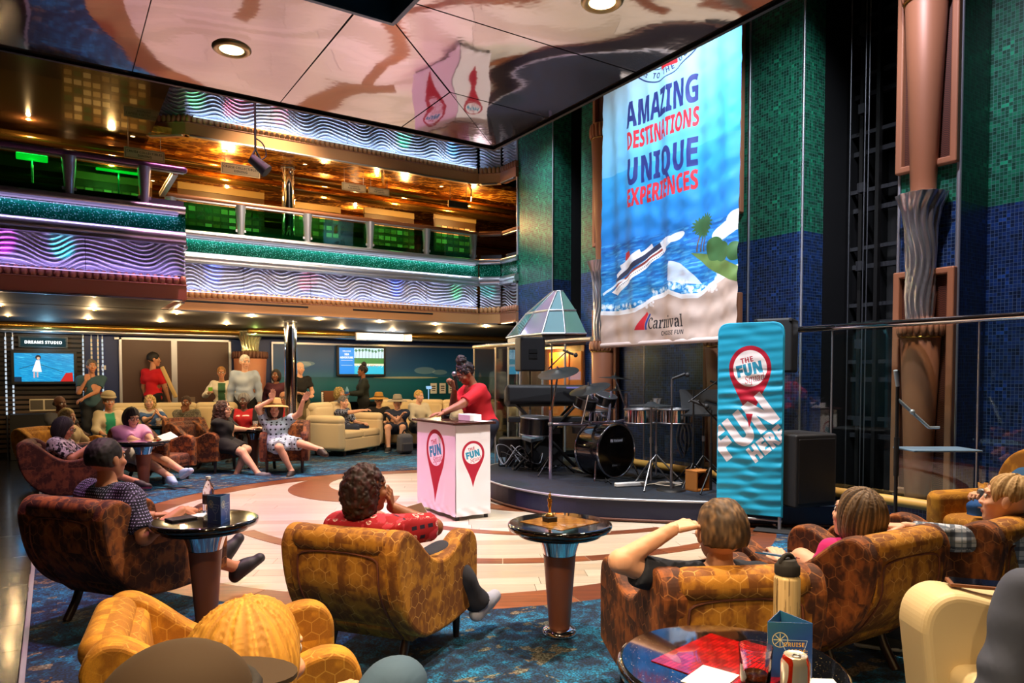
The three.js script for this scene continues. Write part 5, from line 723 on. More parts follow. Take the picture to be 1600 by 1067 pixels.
function handPrims(w, dir, nrm, s, side, curl) { // palm, four fingers of different length, thumb from the palm's side
  const D = dir.clone().normalize(), N = nrm.clone().addScaledVector(D, -nrm.dot(D)).normalize(), S = D.clone().cross(N), P = [], q = (f, a, b) => w.clone().addScaledVector(D, f * s).addScaledVector(S, a * s * side).addScaledVector(N, b * s);
  for (let i = 0; i < 4; i++) {
    const a = (i - 1.5) * .021, k = q(.088 - abs(i - 1.2) * .004, a, 0); P.push(pr(q(.015, a * .6, 0), k, .014 * s, .0115 * s, .012));
    let p = k, d = D.clone(); const len = [.07, .08, .075, .06][i] * s; for (let j = 0; j < 3; j++) { const ang = curl * [.5, 1.0, .7][j]; const ax = d.clone().multiplyScalar(cos(ang)).addScaledVector(N, sin(ang)); const nn = N.clone().multiplyScalar(cos(ang)).addScaledVector(d, -sin(ang)); d = ax.normalize(); N.copy(nn.normalize()); const e = p.clone().addScaledVector(d, len * [.45, .32, .26][j]); P.push(pr(p, e, (.0095 - j * .001) * s, (.0088 - j * .001) * s, .004)); p = e; }
    N.copy(nrm).addScaledVector(D, -nrm.dot(D)).normalize();
  }
  const t0 = q(.025, -.03, .006), t1 = q(.062, -.05, .012 + .012 * curl), t2 = q(.095, -.048 + .02 * curl, .016 + .026 * curl); P.push(pr(t0, t1, .0135 * s, .011 * s, .01), pr(t1, t2, .0105 * s, .0085 * s, .004)); return P;
}
let pcount = 0;
function person(o) {
  const s = o.s || .92, g = o.g || 1, fem = o.fem, c = o.c || .016, hs = (o.hs || 1.0) * s * 1.04, sit = o.sit ?? true, hw = at(...o.head), face = away(o.phi), t = thing('person', o.label, 'person', [0, 0, 0], face);
  const pelY = o.pel ?? (sit ? .43 : .93 * s), qT = new THREE.Quaternion().setFromEuler(new THREE.Euler(R(o.lean || 0), R(o.twist || 0), R(o.side || 0), 'YXZ')), qH = qT.clone().multiply(new THREE.Quaternion().setFromEuler(new THREE.Euler(R(o.hp || 0), R(o.hy || 0), R(o.hr || 0), 'YXZ')));
  const pel = v3(0, pelY, 0); let ts = 1;
  const headAt = () => pel.clone().add(v3(0, .57 * s * ts, .005).applyQuaternion(qT)).add(v3(0, .1 * hs, .02 * hs).applyQuaternion(qH));
  ts = max(o.tmin || .6, min(1.15, ts + (hw[1] - headAt().y) / (.57 * s * max(.5, cos(R(o.lean || 0)))))); const head = headAt(); if (!sit || o.float) { const dy = hw[1] - head.y; if (o.float) { pel.y += dy; head.y += dy; } }
  const cs = cos(face), sn = sin(face), gx = hw[0] - (cs * head.x + sn * head.z), gz = hw[2] - (-sn * head.x + cs * head.z); t.position.set(gx, o.y0 || 0, gz); const gy = o.y0 || 0;
  const loc = (p) => { const w = at(...p), x = w[0] - gx, z = w[2] - gz; return v3(cs * x - sn * z, w[1] - gy, sn * x + cs * z); };
  const T = (x, y, z) => pel.clone().add(v3(x * s, y * s * ts, z * s).applyQuaternion(qT));
  const sw = (fem ? .155 : .178), sh = [T(-sw, .445, 0), T(sw, .445, 0)], hip = [T(-.085, -.01, 0), T(.085, -.01, 0)], neck = T(0, .47, -.005);
  const arm = [0, 1].map((i) => { const sg = i ? 1 : -1, d = (i ? o.lh : o.rh), tg = !d ? (sit ? v3(sg * .13, pelY + .1, .34) : v3(sg * .24, pelY - .06, .08)) : d.length === 4 || d.px ? loc(d) : v3(...d); const hn = (i ? o.le : o.re); const [e, w] = ik(sh[i], tg, .275 * s, .245 * s, hn ? v3(...hn) : v3(sg * .6, -.7, -.5)); return { s: sh[i], e, w }; });
  const leg = [0, 1].map((i) => { const sg = i ? 1 : -1, d = (i ? o.lf : o.rf), tg = !d ? (sit ? v3(sg * .11, .085, .44) : v3(sg * .1, .08, 0)) : d.px ? loc(d) : v3(d[0], d[1], d[2]); const kn = (i ? o.lk : o.rk); const [e, w] = ik(hip[i], tg, .42 * s, .41 * s, kn ? v3(...kn) : (sit ? v3(sg * .15, .8, .5) : v3(0, 0, 1))); const fd = v3(sg * .15, -.0, 1).normalize(); const dr = (i ? o.lfd : o.rfd); return { h: hip[i], k: e, a: w, f: dr ? v3(...dr).normalize() : fd }; });
  const gb = g, B = [];
  const torso = [pr(T(-.07, .0, 0), T(.07, .0, 0), .108 * gb * s, .108 * gb * s, .05), pr(T(0, .06, .012), T(0, .24, .012), .112 * gb * s, .112 * gb * s, .06), pr(T(-.075, .35, 0), T(.075, .35, 0), .1 * s * sqrt(gb), .1 * s * sqrt(gb), .06), pr(T(-sw + .03, .44, -.005), T(sw - .03, .44, -.005), .058 * s, .058 * s, .05)];
  if (o.belly) torso.push(pr(T(-.02, .1, .06 + o.belly * .5), T(.02, .1, .06 + o.belly * .5), .1 * s, .1 * s, .06)); if (fem) torso.push(pr(T(-.065, .32, .075), T(-.06, .32, .08), .058 * s * gb, .058 * s * gb, .04), pr(T(.065, .32, .075), T(.06, .32, .08), .058 * s * gb, .058 * s * gb, .04));
  const ag = sqrt(g), ua = arm.map((a) => pr(a.s, a.e, .052 * s * ag, .041 * s * ag, .03)), fa = arm.map((a) => pr(a.e, a.w, .041 * s * ag, .026 * s * ag, .015)), th = leg.map((l) => pr(l.h, l.k, .088 * s * ag, .056 * s * ag, .04)), shn = leg.map((l) => pr(l.k, l.a, .054 * s * ag, .034 * s * ag, .02)), calf = leg.map((l) => { const m = l.k.clone().lerp(l.a, .28), b = l.f.clone().multiplyScalar(-.018 * s); return pr(m.clone().add(b), m.clone().lerp(l.a, .2).add(b), .045 * s * ag, .04 * s * ag, .03); });
  const foot = leg.map((l) => { const dn = v3(0, -1, 0).addScaledVector(l.f, l.f.y).normalize(), h = l.a.clone().addScaledVector(dn, .045 * s).addScaledVector(l.f, -.035 * s), e = l.a.clone().addScaledVector(dn, .052 * s).addScaledVector(l.f, .15 * s); return [pr(h, e, .034 * s, .026 * s, .02), pr(l.a, l.a.clone().addScaledVector(l.f, .07 * s).addScaledVector(dn, .03 * s), .036 * s, .032 * s, .03)]; });
  B.push(...torso, pr(neck, head.clone().add(v3(0, -.04 * hs, -.012 * hs).applyQuaternion(qH)), .052 * s * sqrt(ag), .047 * s * sqrt(ag), .03), ...ua, ...fa, ...th, ...shn, ...calf, ...foot.flat());
  const tone = lin(TONES[o.skin || 'pale']), skinC = (x, y, z) => { const n = .92 + .16 * vn3(x * 30, y * 30, z * 30); return [tone[0] * n, tone[1] * n * .99, tone[2] * n * .98]; };
  const parts = [], [lo, hi] = boundsOf(B, .02); parts.push(tint(nets(caps(B), lo, hi, c), skinC));
  for (let i = 0; i < 2; i++) { if ((i ? o.lh : o.rh) === 0) continue; const a = arm[i], hd = i ? o.lhd : o.rhd, dir = hd ? v3(...hd.slice(0, 3)) : a.w.clone().sub(a.e), nn = hd && hd.length > 5 ? v3(...hd.slice(3, 6)) : v3(0, -1, .01), H = handPrims(a.w, dir, nn, s * (o.hz || 1), i ? -1 : 1, hd ? hd[6] ?? .5 : .5); const [l2, h2] = boundsOf(H, .008); parts.push(tint(nets(caps(H, 0, .006), l2, h2, min(.006, c * .42)), skinC)); }
  // head
  const qi = qH.clone().invert(), hl = v3(0, 0, 0), toH = (x, y, z) => hl.set(x - head.x, y - head.y, z - head.z).applyQuaternion(qi).divideScalar(hs);
  const hf = (x, y, z) => {
    const p = toH(x, y, z), X = abs(p.x), Y = p.y, Z = p.z; let d = ell(p.x, Y - .03, Z + .014, .074, .092, .094); d = smin(d, ell(p.x, Y + .05, Z - .024, .052, .066, .06), .04); d = smin(d, ell(p.x, Y + .098, Z - .058, .022, .018, .02), .02);
    d = smin(d, cap([0, .01, .078, 0, -.028, .094, .007, .0115], p.x, Y, Z), .014); d = smin(d, ell(X - .011, Y + .032, Z - .09, .009, .007, .01), .008); d = smin(d, cap([.014, .03, .083, .045, .026, .07, .009, .007], X, Y, Z), .012); d = smax(d, .0165 - hypot(X - .031, Y - .006, Z - .096), .01); d = min(d, hypot(X - .031, Y - .005, Z - .0715) - .0135);
    d = smin(d, ell(p.x, Y + .062, Z - .08, .024, .006, .01), .006); d = smin(d, ell(p.x, Y + .072, Z - .079, .02, .006, .01), .006); d = smin(d, ell(X - .074, Y + .004, Z + .008, .009, .03, .018), .008); d = smin(d, ell(X - .045, Y + .028, Z - .058, .02, .018, .018), .02); return d * hs;
  };
  const hc = (x, y, z) => { const p = toH(x, y, z), X = abs(p.x), e = hypot(X - .031, p.y - .005, p.z - .0715); if (e < .0146 && p.z > .07) { const r = hypot(X - .031, p.y - .005); return r < .0062 ? [.03, .02, .015] : r > .0125 ? [.12, .07, .05] : [.7, .67, .63]; } if (p.z > .07 && abs(p.y + .067) < .0098 && X < .023) return mix(tone, [.45, .08, .08], .55); if (p.z > .055 && abs(p.y - .031 + .25 * (X - .03) ** 2 * 20) < .0052 && X > .013 && X < .047) return mix(tone, lin(o.hair?.[1] ?? 0x2a1c14), .75); const k = skinC(x, y, z); return X > .03 && p.y < -.02 && p.z > .03 || abs(p.y + .03) < .02 && p.z > .09 ? mix(k, [k[0], k[1] * .75, k[2] * .72], .35) : k; };
  const R0 = .145 * hs, box = (r, up = 0, dn = 0) => [[head.x - r, head.y - r - dn, head.z - r], [head.x + r, head.y + r + up, head.z + r]], fc = o.fc || c * .36; parts.push(tint(nets(hf, ...box(R0), max(.0036, fc)), hc));
  mesh('body', merge(parts), SKIN, t);
  // hair
  const [style, hcol, len] = o.hair || ['short', 0x2a1c14];
  if (style !== 'none') {
    const L = len || .2, N = style === 'curly' || style === 'bun' || style === 'mane';
    const rf = (x, y, z) => {
      const p = toH(x, y, z), X = p.x, Y = p.y, Z = p.z; let d = ell(X, Y - .034, Z + .018, .082, .096, .101);
      if (style === 'short') d = smin(d, ell(X, Y - .0, Z + .05, .074, .075, .058), .03); if (style === 'bald') d = max(ell(X, Y + .0, Z + .03, .081, .07, .09), Y - .03);
      if (style === 'bob') d = smin(d, ell(X, Y + .02, Z + .03, .1, .125, .098), .03); if (style === 'long' || style === 'mane') { d = smin(d, ell(X, Y + .0, Z + .04, .1, .12, .095), .03); d = smin(d, cap([0, 0, -.05, 0, -L, -.065, .098, style === 'mane' ? .12 : .08], X * .9, Y, Z), .03); }
      if (style === 'bun') d = smin(d, ell(X, Y - .145, Z + .035, .06, .05, .058), .02); if (style === 'updo') d = smin(smin(d, ell(X, Y + .0, Z + .1, .05, .045, .04), .03), cap([.0, -.03, -.1, .02, -.13, -.09, .028, .012], X, Y, Z), .02); if (style === 'curly') d = smin(d, ell(X, Y + .03, Z + .045, .096, .13, .09), .03); if (style === 'puff') d = smin(d, ell(X, Y - .045, Z + .02, .102, .105, .112), .02);
      const fr = o.fringe ? .018 : 0; d = smax(d, -ell(X, Y + .045 + fr, Z - .1, .066 + (style === 'bald' ? .04 : 0), .112 - fr, .082), .012); if (style === 'updo') d = smax(smax(d, -(Y + .03 + Z * .9), .01), .03 - hypot(abs(X) - .08, Y + .01, Z + .0), .006); if (style === 'short' || style === 'bald' || style === 'puff') d = smax(d, -(Y + .042 + Z * .3), .008), d = smax(d, .028 - hypot(abs(X) - .082, Y + .006, Z + .004), .006);
      const q = style === 'bald' ? 0 : N ? .02 * (vn3(X * 42, Y * 42, Z * 42) - .5) + .012 * (vn3(X * 95, Y * 95, Z * 95) - .5) : style === 'short' ? .005 * (vn3(X * 34, Y * 26, Z * 34) - .5) + .005 * (vn3(X * 150, Y * 50, Z * 60) - .5) : .008 * (vn(atan2(X, Z + .03) * 9 + 30, Y * 9 + 9) - .5) + .005 * (vn(atan2(X, Z + .03) * 40 + 30 + Y * 8, Y * 9 + 9) - .5); return (d + q) * hs;
    };
    const hcv = lin(hcol), h2 = o.hair[3] ? lin(o.hair[3]) : hcv.map((x) => x * 1.7), gh = nets(rf, [head.x - .17 * hs, head.y - (.17 + (style === 'long' || style === 'mane' ? L : 0)) * hs, head.z - .22 * hs], [head.x + .17 * hs, head.y + .23 * hs, head.z + .2 * hs], max(.0045, fc * 1.1));
    mesh('hair', tint(gh, (x, y, z) => { const p = toH(x, y, z), a = atan2(p.x, p.z + .03), k = N || style === 'short' ? vn3(p.x * 130, p.y * 38, p.z * 60) : vn(a * 26 + 40 + 2 * vn(p.y * 16, 3), p.y * 5 + 7); return mix(hcv.map((x) => x * .75), h2, k * k); }), HAIR, t);
  }
  if (o.hat) { const hg = new THREE.Group(), m = std(o.hat[1], .85); const gg = o.hat[0] === 'cap' ? [pl(new THREE.SphereGeometry(.106, 22, 12, 0, 2 * PI, 0, PI * .5), 0, .04, -.015, -.1, 0, 0, [1, .92, 1.1]), pl(new THREE.CylinderGeometry(.085, .085, .008, 22), 0, .05, .105, .15, 0, 0, [1, 1, 1.05])] : o.hat[0] === 'wrap' ? [pl(new THREE.SphereGeometry(.104, 20, 14), 0, .075, -.025, -.15, 0, 0, [1, .8, 1.1]), pl(new THREE.TorusGeometry(.092, .02, 8, 26), 0, .05, -.01, PI / 2 + .12, 0, 0, [1, 1.12, 1])] : [lathe([[.001, .15], [.05, .152], [.078, .135], [.094, .05], [.1, .045], [.17, .03], [.195, .012], [.194, .006], [.168, .022], [.1, .036], [.001, .036]], 36).scale(1, 1, 1.08)]; const q = merge(gg.map((k) => k)); q.scale(hs, hs, hs); q.applyQuaternion(qH); q.translate(head.x, head.y + .028 * hs, head.z); mesh('hat', q, m, t); if (o.hat[2]) { const b = pl(new THREE.TorusGeometry(.096, .012, 6, 30), 0, .055, 0, PI / 2, 0, 0, [1, 1.08, 1]); b.scale(hs, hs, hs); b.applyQuaternion(qH); b.translate(head.x, head.y + .028 * hs, head.z); mesh('hat_band', b, std(o.hat[2], .8), t); } }
  if (o.glasses) { const q = merge([ring(.02, .0028, -.031, .004, .1), ring(.02, .0028, .031, .004, .1), bar([-.011, .008, .1], [.011, .008, .1], .0025), bar([-.05, .008, .096], [-.078, .008, .0], .0025), bar([.05, .008, .096], [.078, .008, .0], .0025)]); q.scale(hs, hs, hs); q.applyQuaternion(qH); q.translate(head.x, head.y, head.z); mesh('glasses', q, MAT.black, t); }
  // clothes
  const fold = (a) => (x, y, z) => a * (vn3(x * 13, y * 9, z * 13) - .5) + a * .5 * sin(y * 38 + 8 * vn3(x * 6, y * 5, z * 6));
  const dress = (name, P, cuts, off, col, tx, k = 0) => { const f0 = caps(P, off, k), w = fold(.011), [l, h] = boundsOf(P, off + .02), f = (x, y, z) => { let d = f0(x, y, z) + w(x, y, z); for (const q of cuts) { const e = (x - q[0].x) * q[1].x + (y - q[0].y) * q[1].y + (z - q[0].z) * q[1].z; if (!q[2] || hypot(x - q[0].x, y - q[0].y, z - q[0].z) < q[2]) d = max(d, e); } if (name === 'shirt') d = smax(d, .06 * s * sqrt(ag) - hypot(x - neck.x, (y - neck.y - .055 * s) * .8, z - neck.z), .008); return d; }; const cc = typeof col === 'function' ? col : () => lin(col); const m = tx ? std(0xffffff, .85, 0, { map: tx }) : CLOTH, q = tint(nets(f, l, h, c * .85), cc); if (tx) uvBox(q); mesh(name, q, m, t); };
  const top = o.top || {}, slv = top.sleeve ?? .62, sp_ = [...torso], cuts = [];
  for (const a of arm) { const P1 = slv <= 1 ? a.s.clone().lerp(a.e, slv) : a.e; if (slv > 0) { sp_.push(pr(a.s, P1, .056 * s * ag, (slv <= 1 ? .05 : .046) * s * ag, .03)); if (slv <= 1) cuts.push([P1, a.e.clone().sub(a.s).normalize(), .12 * s]); } if (slv > 1) { const w2 = a.e.clone().lerp(a.w, slv - 1); sp_.push(pr(a.e, w2, .046 * s * ag, .033 * s * ag, .02)); cuts.push([w2, a.w.clone().sub(a.e).normalize(), .09 * s]); } }
  if (top.skirt) for (const l of leg) { const e = l.h.clone().lerp(l.k, top.skirt); sp_.push(pr(l.h, e, .1 * s * ag, .085 * s * ag, .09)); cuts.push([e, l.k.clone().sub(l.h).normalize(), .2 * s]); }
  dress('shirt', sp_, cuts, .013, top.col ?? 0x333333, top.map);
  const bot = o.bot || {}; if (!top.skirt) { const ln = bot.len ?? 2, P = [torso[0]], ct = []; for (const l of leg) { const e = l.h.clone().lerp(l.k, min(1, ln)); P.push(pr(l.h, e, .09 * s * ag, (ln < 1 ? .072 : .058) * s * ag, .05)); if (ln <= 1) ct.push([e, l.k.clone().sub(l.h).normalize(), .16 * s]); if (ln > 1) { const w = l.k.clone().lerp(l.a, ln - 1); P.push(pr(l.k, w, .058 * s * ag, .05 * s * ag, .03)); ct.push([w, l.a.clone().sub(l.k).normalize(), .1 * s]); } } dress(ln < 1 ? 'shorts' : 'trousers', P, ct, .012, bot.col ?? 0x22242c, bot.map); }
  if (o.shoes !== 0) for (const i of [0, 1]) { const l = leg[i], dn = v3(0, -1, 0).addScaledVector(l.f, l.f.y).normalize(), sole = l.a.clone().addScaledVector(dn, .082 * s), [l2, h2] = boundsOf(foot[i], .05), ff = caps(foot[i], .012, .03), up = l.a.clone().addScaledVector(dn, -.01); const f = (x, y, z) => { let d = ff(x, y, z); const e = (x - sole.x) * dn.x + (y - sole.y) * dn.y + (z - sole.z) * dn.z; d = smax(d, e, .006); return max(d, -((x - up.x) * dn.x + (y - up.y) * dn.y + (z - up.z) * dn.z) - .01); }; const sc = lin(o.shoe ?? 0x1c1c20), so = lin(o.sole ?? 0xd8d8d8); mesh('shoe', tint(nets(f, l2, h2, min(.009, c * .6)), (x, y, z) => ((x - sole.x) * dn.x + (y - sole.y) * dn.y + (z - sole.z) * dn.z) > -.022 ? so : sc), SHOE, t); }
  pcount++; return { t, loc, head, arm, leg, T, qH, hs };
}
const px = (a, b, c) => Object.assign([a, b, c], { px: 1 });
const dots = (bg, fg, n, r) => tex(128, (u, v) => { const a = u * n, b = v * n, i = floor(a), j = floor(b); return hypot(a - i - .5 - .2 * (hash(i, j) - .5), b - j - .5) < r ? fg : bg; }, 1 / .2);
const plaid = (a, b, c) => tex(128, (u, v) => { const p = (u * 4) % 1, q = (v * 4) % 1; let k = a; if (p < .3) k = mix(k, b, .5); if (q < .3) k = mix(k, b, .55); if (abs(p - .6) < .04 || abs(q - .6) < .04) k = mix(k, c, .6); return k; }, 1 / .26);
const blotch = (cols, n, seed) => tex(256, (u, v) => { const k = fbm(u * n + seed, v * n, 0, 3); return k > .62 ? cols[2] : k > .5 ? cols[1] : cols[0]; }, 1 / .3);
// ---------------------------------------------------------------- people
const NEAR = { c: .012, fc: .0042 }, FAR = { c: .019, fc: .0062 };
const bandana = tex(512, (u, v) => { const n = fbm(u * 10, v * 10, 10, 3), i = floor(u * 9), j = floor(v * 9), a = u * 9 - i - .5, b = v * 9 - j - .5, r = hypot(a, b), h = hash(i, j, 3); let c = [.62, .05, .12]; if (h > .62 && r < .34 && r > .2 + .08 * sin(atan2(b, a) * 6)) c = [.86, .78, .76]; if (h < .2 && abs(a) < .3 && abs(b) < .2) c = [.12, .08, .2]; if (n > .62) c = mix(c, [.85, .3, .4], .6); return c; }, 1 / .42);
person({ label: 'person in a dark patterned shirt resting an arm on the round table', head: [168, 718, 3.92], phi: 24, sit: true, hy: 2, lean: -8, hair: ['short', 0x0d0a0a], top: { map: dots([.035, .04, .13], [.62, .62, .78], 13, .24), sleeve: .85 }, bot: { col: 0x2b2f38, len: .95 }, rh: px(284, 797, 3.92), re: [-.5, -.9, -.3], rhd: [.1, -.1, 1, .2, -1, 0, .9], rf: px(388, 890, 4.65), lf: px(378, 868, 4.8), rfd: [-.5, .6, .7], lfd: [-.2, .8, .6], shoe: 0x20222a, sole: 0x303238, s: .95, g: 1.15, skin: 'tan', ...NEAR });
const wRed = person({ label: 'person in a red bandana print shirt with dark curly hair, hand at the chin', head: [574, 764, 3.3], phi: 22, hy: -30, lean: -6, pel: .38, fem: 1, hair: ['curly', 0x1c0c0e, .2, 0x4a1c20], top: { map: bandana, sleeve: .9 }, bot: { col: 0x2a2d3a }, rh: px(612, 792, 3.42), re: [-1, -.6, .1], rhd: [-.1, .5, -.3, .8, 0, -.3, .8], lh: px(648, 822, 3.75), rf: px(748, 942, 3.75), lf: [.05, .085, .5], rfd: [-.2, .35, 1], shoe: 0xb9c2dc, sole: 0xdfe4f0, skin: 'brown', s: .93, g: 1.25, ...NEAR });
person({ label: 'person in a navy shirt with short brown hair and one hand beside the head', head: [1125, 832, 2.62], phi: -6, lean: -12, pel: .36, hair: ['short', 0x33241a, 0, 0x8a6b4a], top: { col: 0x141c2c, sleeve: .7 }, bot: { col: 0x2a2d34 }, lh: px(1052, 826, 2.56), le: [1, -.5, -.1], lhd: [-.7, .1, .3, 0, -1, .2, .55], s: .94, g: 1.1, hs: 1.1, ...NEAR });
person({ label: 'person in a bright pink shirt with streaked brown bobbed hair', head: [1338, 815, 3.2], phi: -26, lean: -12, pel: .34, hy: 10, fem: 1, hair: ['bob', 0x3a281c, .1, 0x9a7a54], top: { col: 0xc2126e, sleeve: .7 }, bot: { col: 0x8a8f98, len: .7 }, lf: [.1, .085, .55], rf: [-.12, .085, .5], lh: px(1222, 880, 3.3), s: .92, hs: 1.08, ...NEAR });
person({ label: 'blonde person in a plaid shirt stretching one arm along the chair', head: [1572, 782, 3.4], phi: -62, lean: -8, pel: .36, fem: 1, hy: -12, hair: ['updo', 0x9a7440, .1, 0xd8b880], top: { map: plaid([.72, .76, .82], [.08, .12, .2], [.3, .4, .5]), sleeve: 1.85 }, bot: { col: 0x2a3040 }, lh: px(1398, 820, 3.28), le: [.3, -.6, -.6], lhd: [.1, -.05, 1, 0, -1, 0, .35], s: .94, hs: 1.06, ...NEAR });
const wGlass = person({ label: 'person with blue trousers holding a stemmed glass in the tall yellow chair', head: [1632, 738, 4.75], phi: -100, hair: ['short', 0x6a6a6a], glasses: 1, top: { col: 0x1f4f7a, sleeve: .8 }, bot: { col: 0x104a8c }, rh: px(1524, 784, 4.6), rhd: [0, .2, 1, 0, 0, 1, .8], s: .95, c: .014 });
person({ label: 'person with long straight golden hair and blue jeans in the near row', head: [402, 1040, 1.5], pel: .41, tmin: .48, phi: 28, fem: 1, hair: ['long', 0xb07a22, .26, 0xe0a840], top: { col: 0x4a3a30, sleeve: .9 }, bot: { col: 0x3d5a78 }, rf: [-.12, .24, .36], rk: [-.1, 1, .3], s: .94, hs: 1.1, ...NEAR });
person({ label: 'person wearing a brown sun visor cap at the near edge', head: [288, 1172, 1.0], phi: 30, hair: ['short', 0x2c2018], hat: ['cap', 0x33230f, 0x14141a], top: { col: 0x3a3430 }, lf: [.1, .085, .12], rf: [-.1, .085, .12], s: .92, ...NEAR });
person({ label: 'person in grey jeans sitting in the cream leather armchair', head: [1810, 860, 2.0], phi: -88, hair: ['short', 0x3a2c20], top: { col: 0x40444c }, bot: { col: 0x3e465a }, rf: [-.1, .34, .42], rk: [-.2, 1, .4], rh: [-.3, .55, .1], lh: [.32, .62, .1], s: .98, g: 1.15, ...NEAR });
person({ label: 'seated person in a black and white patterned top looking at a phone', head: [101, 683, 7.55], phi: 72, hp: 18, fem: 1, glasses: 1, hair: ['bob', 0x120d10], top: { map: blotch([[.06, .05, .07], [.7, .66, .7], [.75, .72, .75]], 9, 3), sleeve: .9 }, bot: { col: 0x2a2a30, len: .9 }, rh: px(142, 696, 7.5), lh: px(146, 694, 7.6), rf: px(206, 772, 8.2), lf: px(238, 758, 8.2), lfd: [0, -.1, 1], shoe: 0x1c1418, sole: 0xb03a5a, skin: 'tan', c: .015 });
const wPink = person({ label: 'person in a pale pink shirt with a lanyard and dark straight hair', head: [206, 652, 9.0], phi: 128, hp: 14, fem: 1, glasses: 1, fringe: 1, hair: ['bob', 0x160a10], top: { col: 0xd494c0, sleeve: .95 }, bot: { col: 0xdcd6cc, len: .8 }, lh: px(240, 690, 8.75), rh: px(228, 693, 8.7), rf: px(296, 762, 8.6), lf: px(312, 748, 8.7), lfd: [.1, .5, 1], shoe: 0x9fc4e0, sole: 0xe8e8f0, s: .98, g: 1.25, c: .015 });
person({ label: 'person with short blonde hair seen in profile in the yellow chair', head: [106, 652, 9.1], phi: 92, fem: 1, hair: ['short', 0xa88a48, 0, 0xe0cc90], top: { col: 0xcbb894, sleeve: .9 }, bot: { col: 0x55505a }, ...FAR });
person({ label: 'bald person behind the yellow chair', head: [94, 631, 10.6], phi: 110, hair: ['bald', 0x1c1614], skin: 'dark', top: { col: 0x4a4a50 }, ...FAR });
person({ label: 'person in a cream headwrap and shawl over a green top', head: [170, 628, 10.7], phi: 140, fem: 1, hair: ['short', 0x6b604a], hat: ['wrap', 0xa89a78], skin: 'tan', top: { col: (x, y, z) => z > .06 && abs(x) < .07 ? lin(0x1e8a62) : lin(0xc9b893), sleeve: 1.6 }, bot: { col: 0x3a3530 }, ...FAR, g: 1.2 });
person({ label: 'person with curly blonde hair and a blue scarf clapping', head: [234, 628, 11.9], phi: 165, fem: 1, hair: ['curly', 0xb08a40, .1, 0xe8d090], top: { col: (x, y, z) => z > .08 ? lin(0x3a5f9a) : lin(0xd8d4cc), sleeve: .7 }, rh: px(238, 652, 11.6), lh: px(250, 650, 11.6), rhd: [.3, .6, 0, 1, 0, 0, .2], lhd: [-.3, .6, 0, -1, 0, 0, .2], ...FAR });
person({ label: 'seated person in a grey patterned sweater with hand on the chin', head: [291, 629, 12.3], phi: 165, hair: ['short', 0x3a2418], skin: 'brown', top: { map: blotch([[.38, .36, .3], [.5, .48, .42], [.3, .28, .26]], 8, 6), sleeve: 1.9 }, rh: px(287, 642, 12.05), re: [-.3, -1, .3], rhd: [.2, 1, -.1, 0, 0, 1, .8], ...FAR });
person({ label: 'person with long wavy brown hair in black leaning to the table', head: [350, 640, 10.15], phi: 98, fem: 1, glasses: 1, hair: ['mane', 0x2a1610, .26, 0x5a3020], top: { col: 0x0c0c10, sleeve: .9 }, bot: { col: 0x101014, len: .85 }, rh: px(392, 672, 10.4), lh: px(396, 670, 10.5), rf: px(404, 741, 9.85), lf: px(368, 744, 10.0), rfd: [-.1, .3, 1], shoe: 0x6a6a74, sole: 0xcac8cc, g: 1.2, s: .98, c: .016 });
person({ label: 'person with grey hair in a red printed shirt behind the table', head: [381, 627, 11.7], phi: 172, fem: 1, hair: ['puff', 0x6a6660, 0, 0xa8a49c], skin: 'dark', top: { col: (x, y, z) => abs(x) > .15 ? lin(0x121216) : z > .1 && abs(y - .75) < .022 && vn(x * 60, y * 4) > .3 ? lin(0xe8e0dc) : lin(0xb81820), sleeve: .9 }, ...FAR });
person({ label: 'bespectacled person half hidden behind the sunhat', head: [443, 622, 12.6], phi: 182, hair: ['bald', 0x3a2a20], glasses: 1, skin: 'tan', top: { col: 0xb01c28 }, ...FAR });
person({ label: 'person in a sun hat and dotted pale dress raising both arms', head: [430, 640, 10.1], phi: 172, fem: 1, hp: -4, hair: ['long', 0x3a2014, .16], hat: ['sun', 0xb89458, 0x7a5a30], top: { map: dots([.66, .74, .8], [.05, .06, .09], 3, .2), sleeve: .6, skirt: .92 }, rh: px(425, 624, 10.0), lh: px(474, 625, 10.0), re: [-1, -.4, .1], le: [1, -.4, .1], rhd: [.2, 1, .2, 0, 0, 1, .15], lhd: [.6, .8, .2, 0, 0, 1, .15], rf: px(456, 737, 9.85), lf: px(504, 703, 9.75), rk: [-.1, .8, .6], lk: [.4, .9, .4], lfd: [.6, -.1, .8], shoe: 0x2a1f1c, sole: 0x4a3a30, g: 1.2, c: .015 });
const ST = { sit: false, y0: .006, ...FAR };
person({ label: 'standing person in a grey shirt with one hand at the mouth by the slatted wall', head: [143, 573, 12.4], phi: 150, hy: 12, ...ST, hair: ['short', 0x5a5048], skin: 'tan', top: { col: 0x33525e }, bot: { col: 0x24262c }, rh: [-.08, 1.3, .17], lh: [-.12, 1.0, .2], le: [.5, -1, .2], rhd: [.2, 1, -.2, 0, 0, -1, .8], s: .97, g: 1.0 });
person({ label: 'standing person in a bright red polo facing the brown doors', head: [241, 562, 13.2], phi: 20, hy: -40, ...ST, hair: ['short', 0x16100e], hat: 0, skin: 'tan', top: { col: 0xd01420, sleeve: .75 }, bot: { col: 0x101014 }, rh: [-.22, .85, .18], s: 1.05 });
const wGreen = person({ label: 'short standing person in white holding a green drink', head: [346, 583, 13.2], phi: 160, fem: 1, glasses: 1, ...ST, hair: ['short', 0x8a6030], skin: 'tan', top: { col: (x, y, z) => z > .06 && abs(x) < .06 ? lin(0x2e5a3a) : lin(0xd8d0c0), sleeve: 1.8 }, rh: [-.2, 1.08, .25], s: .91 });
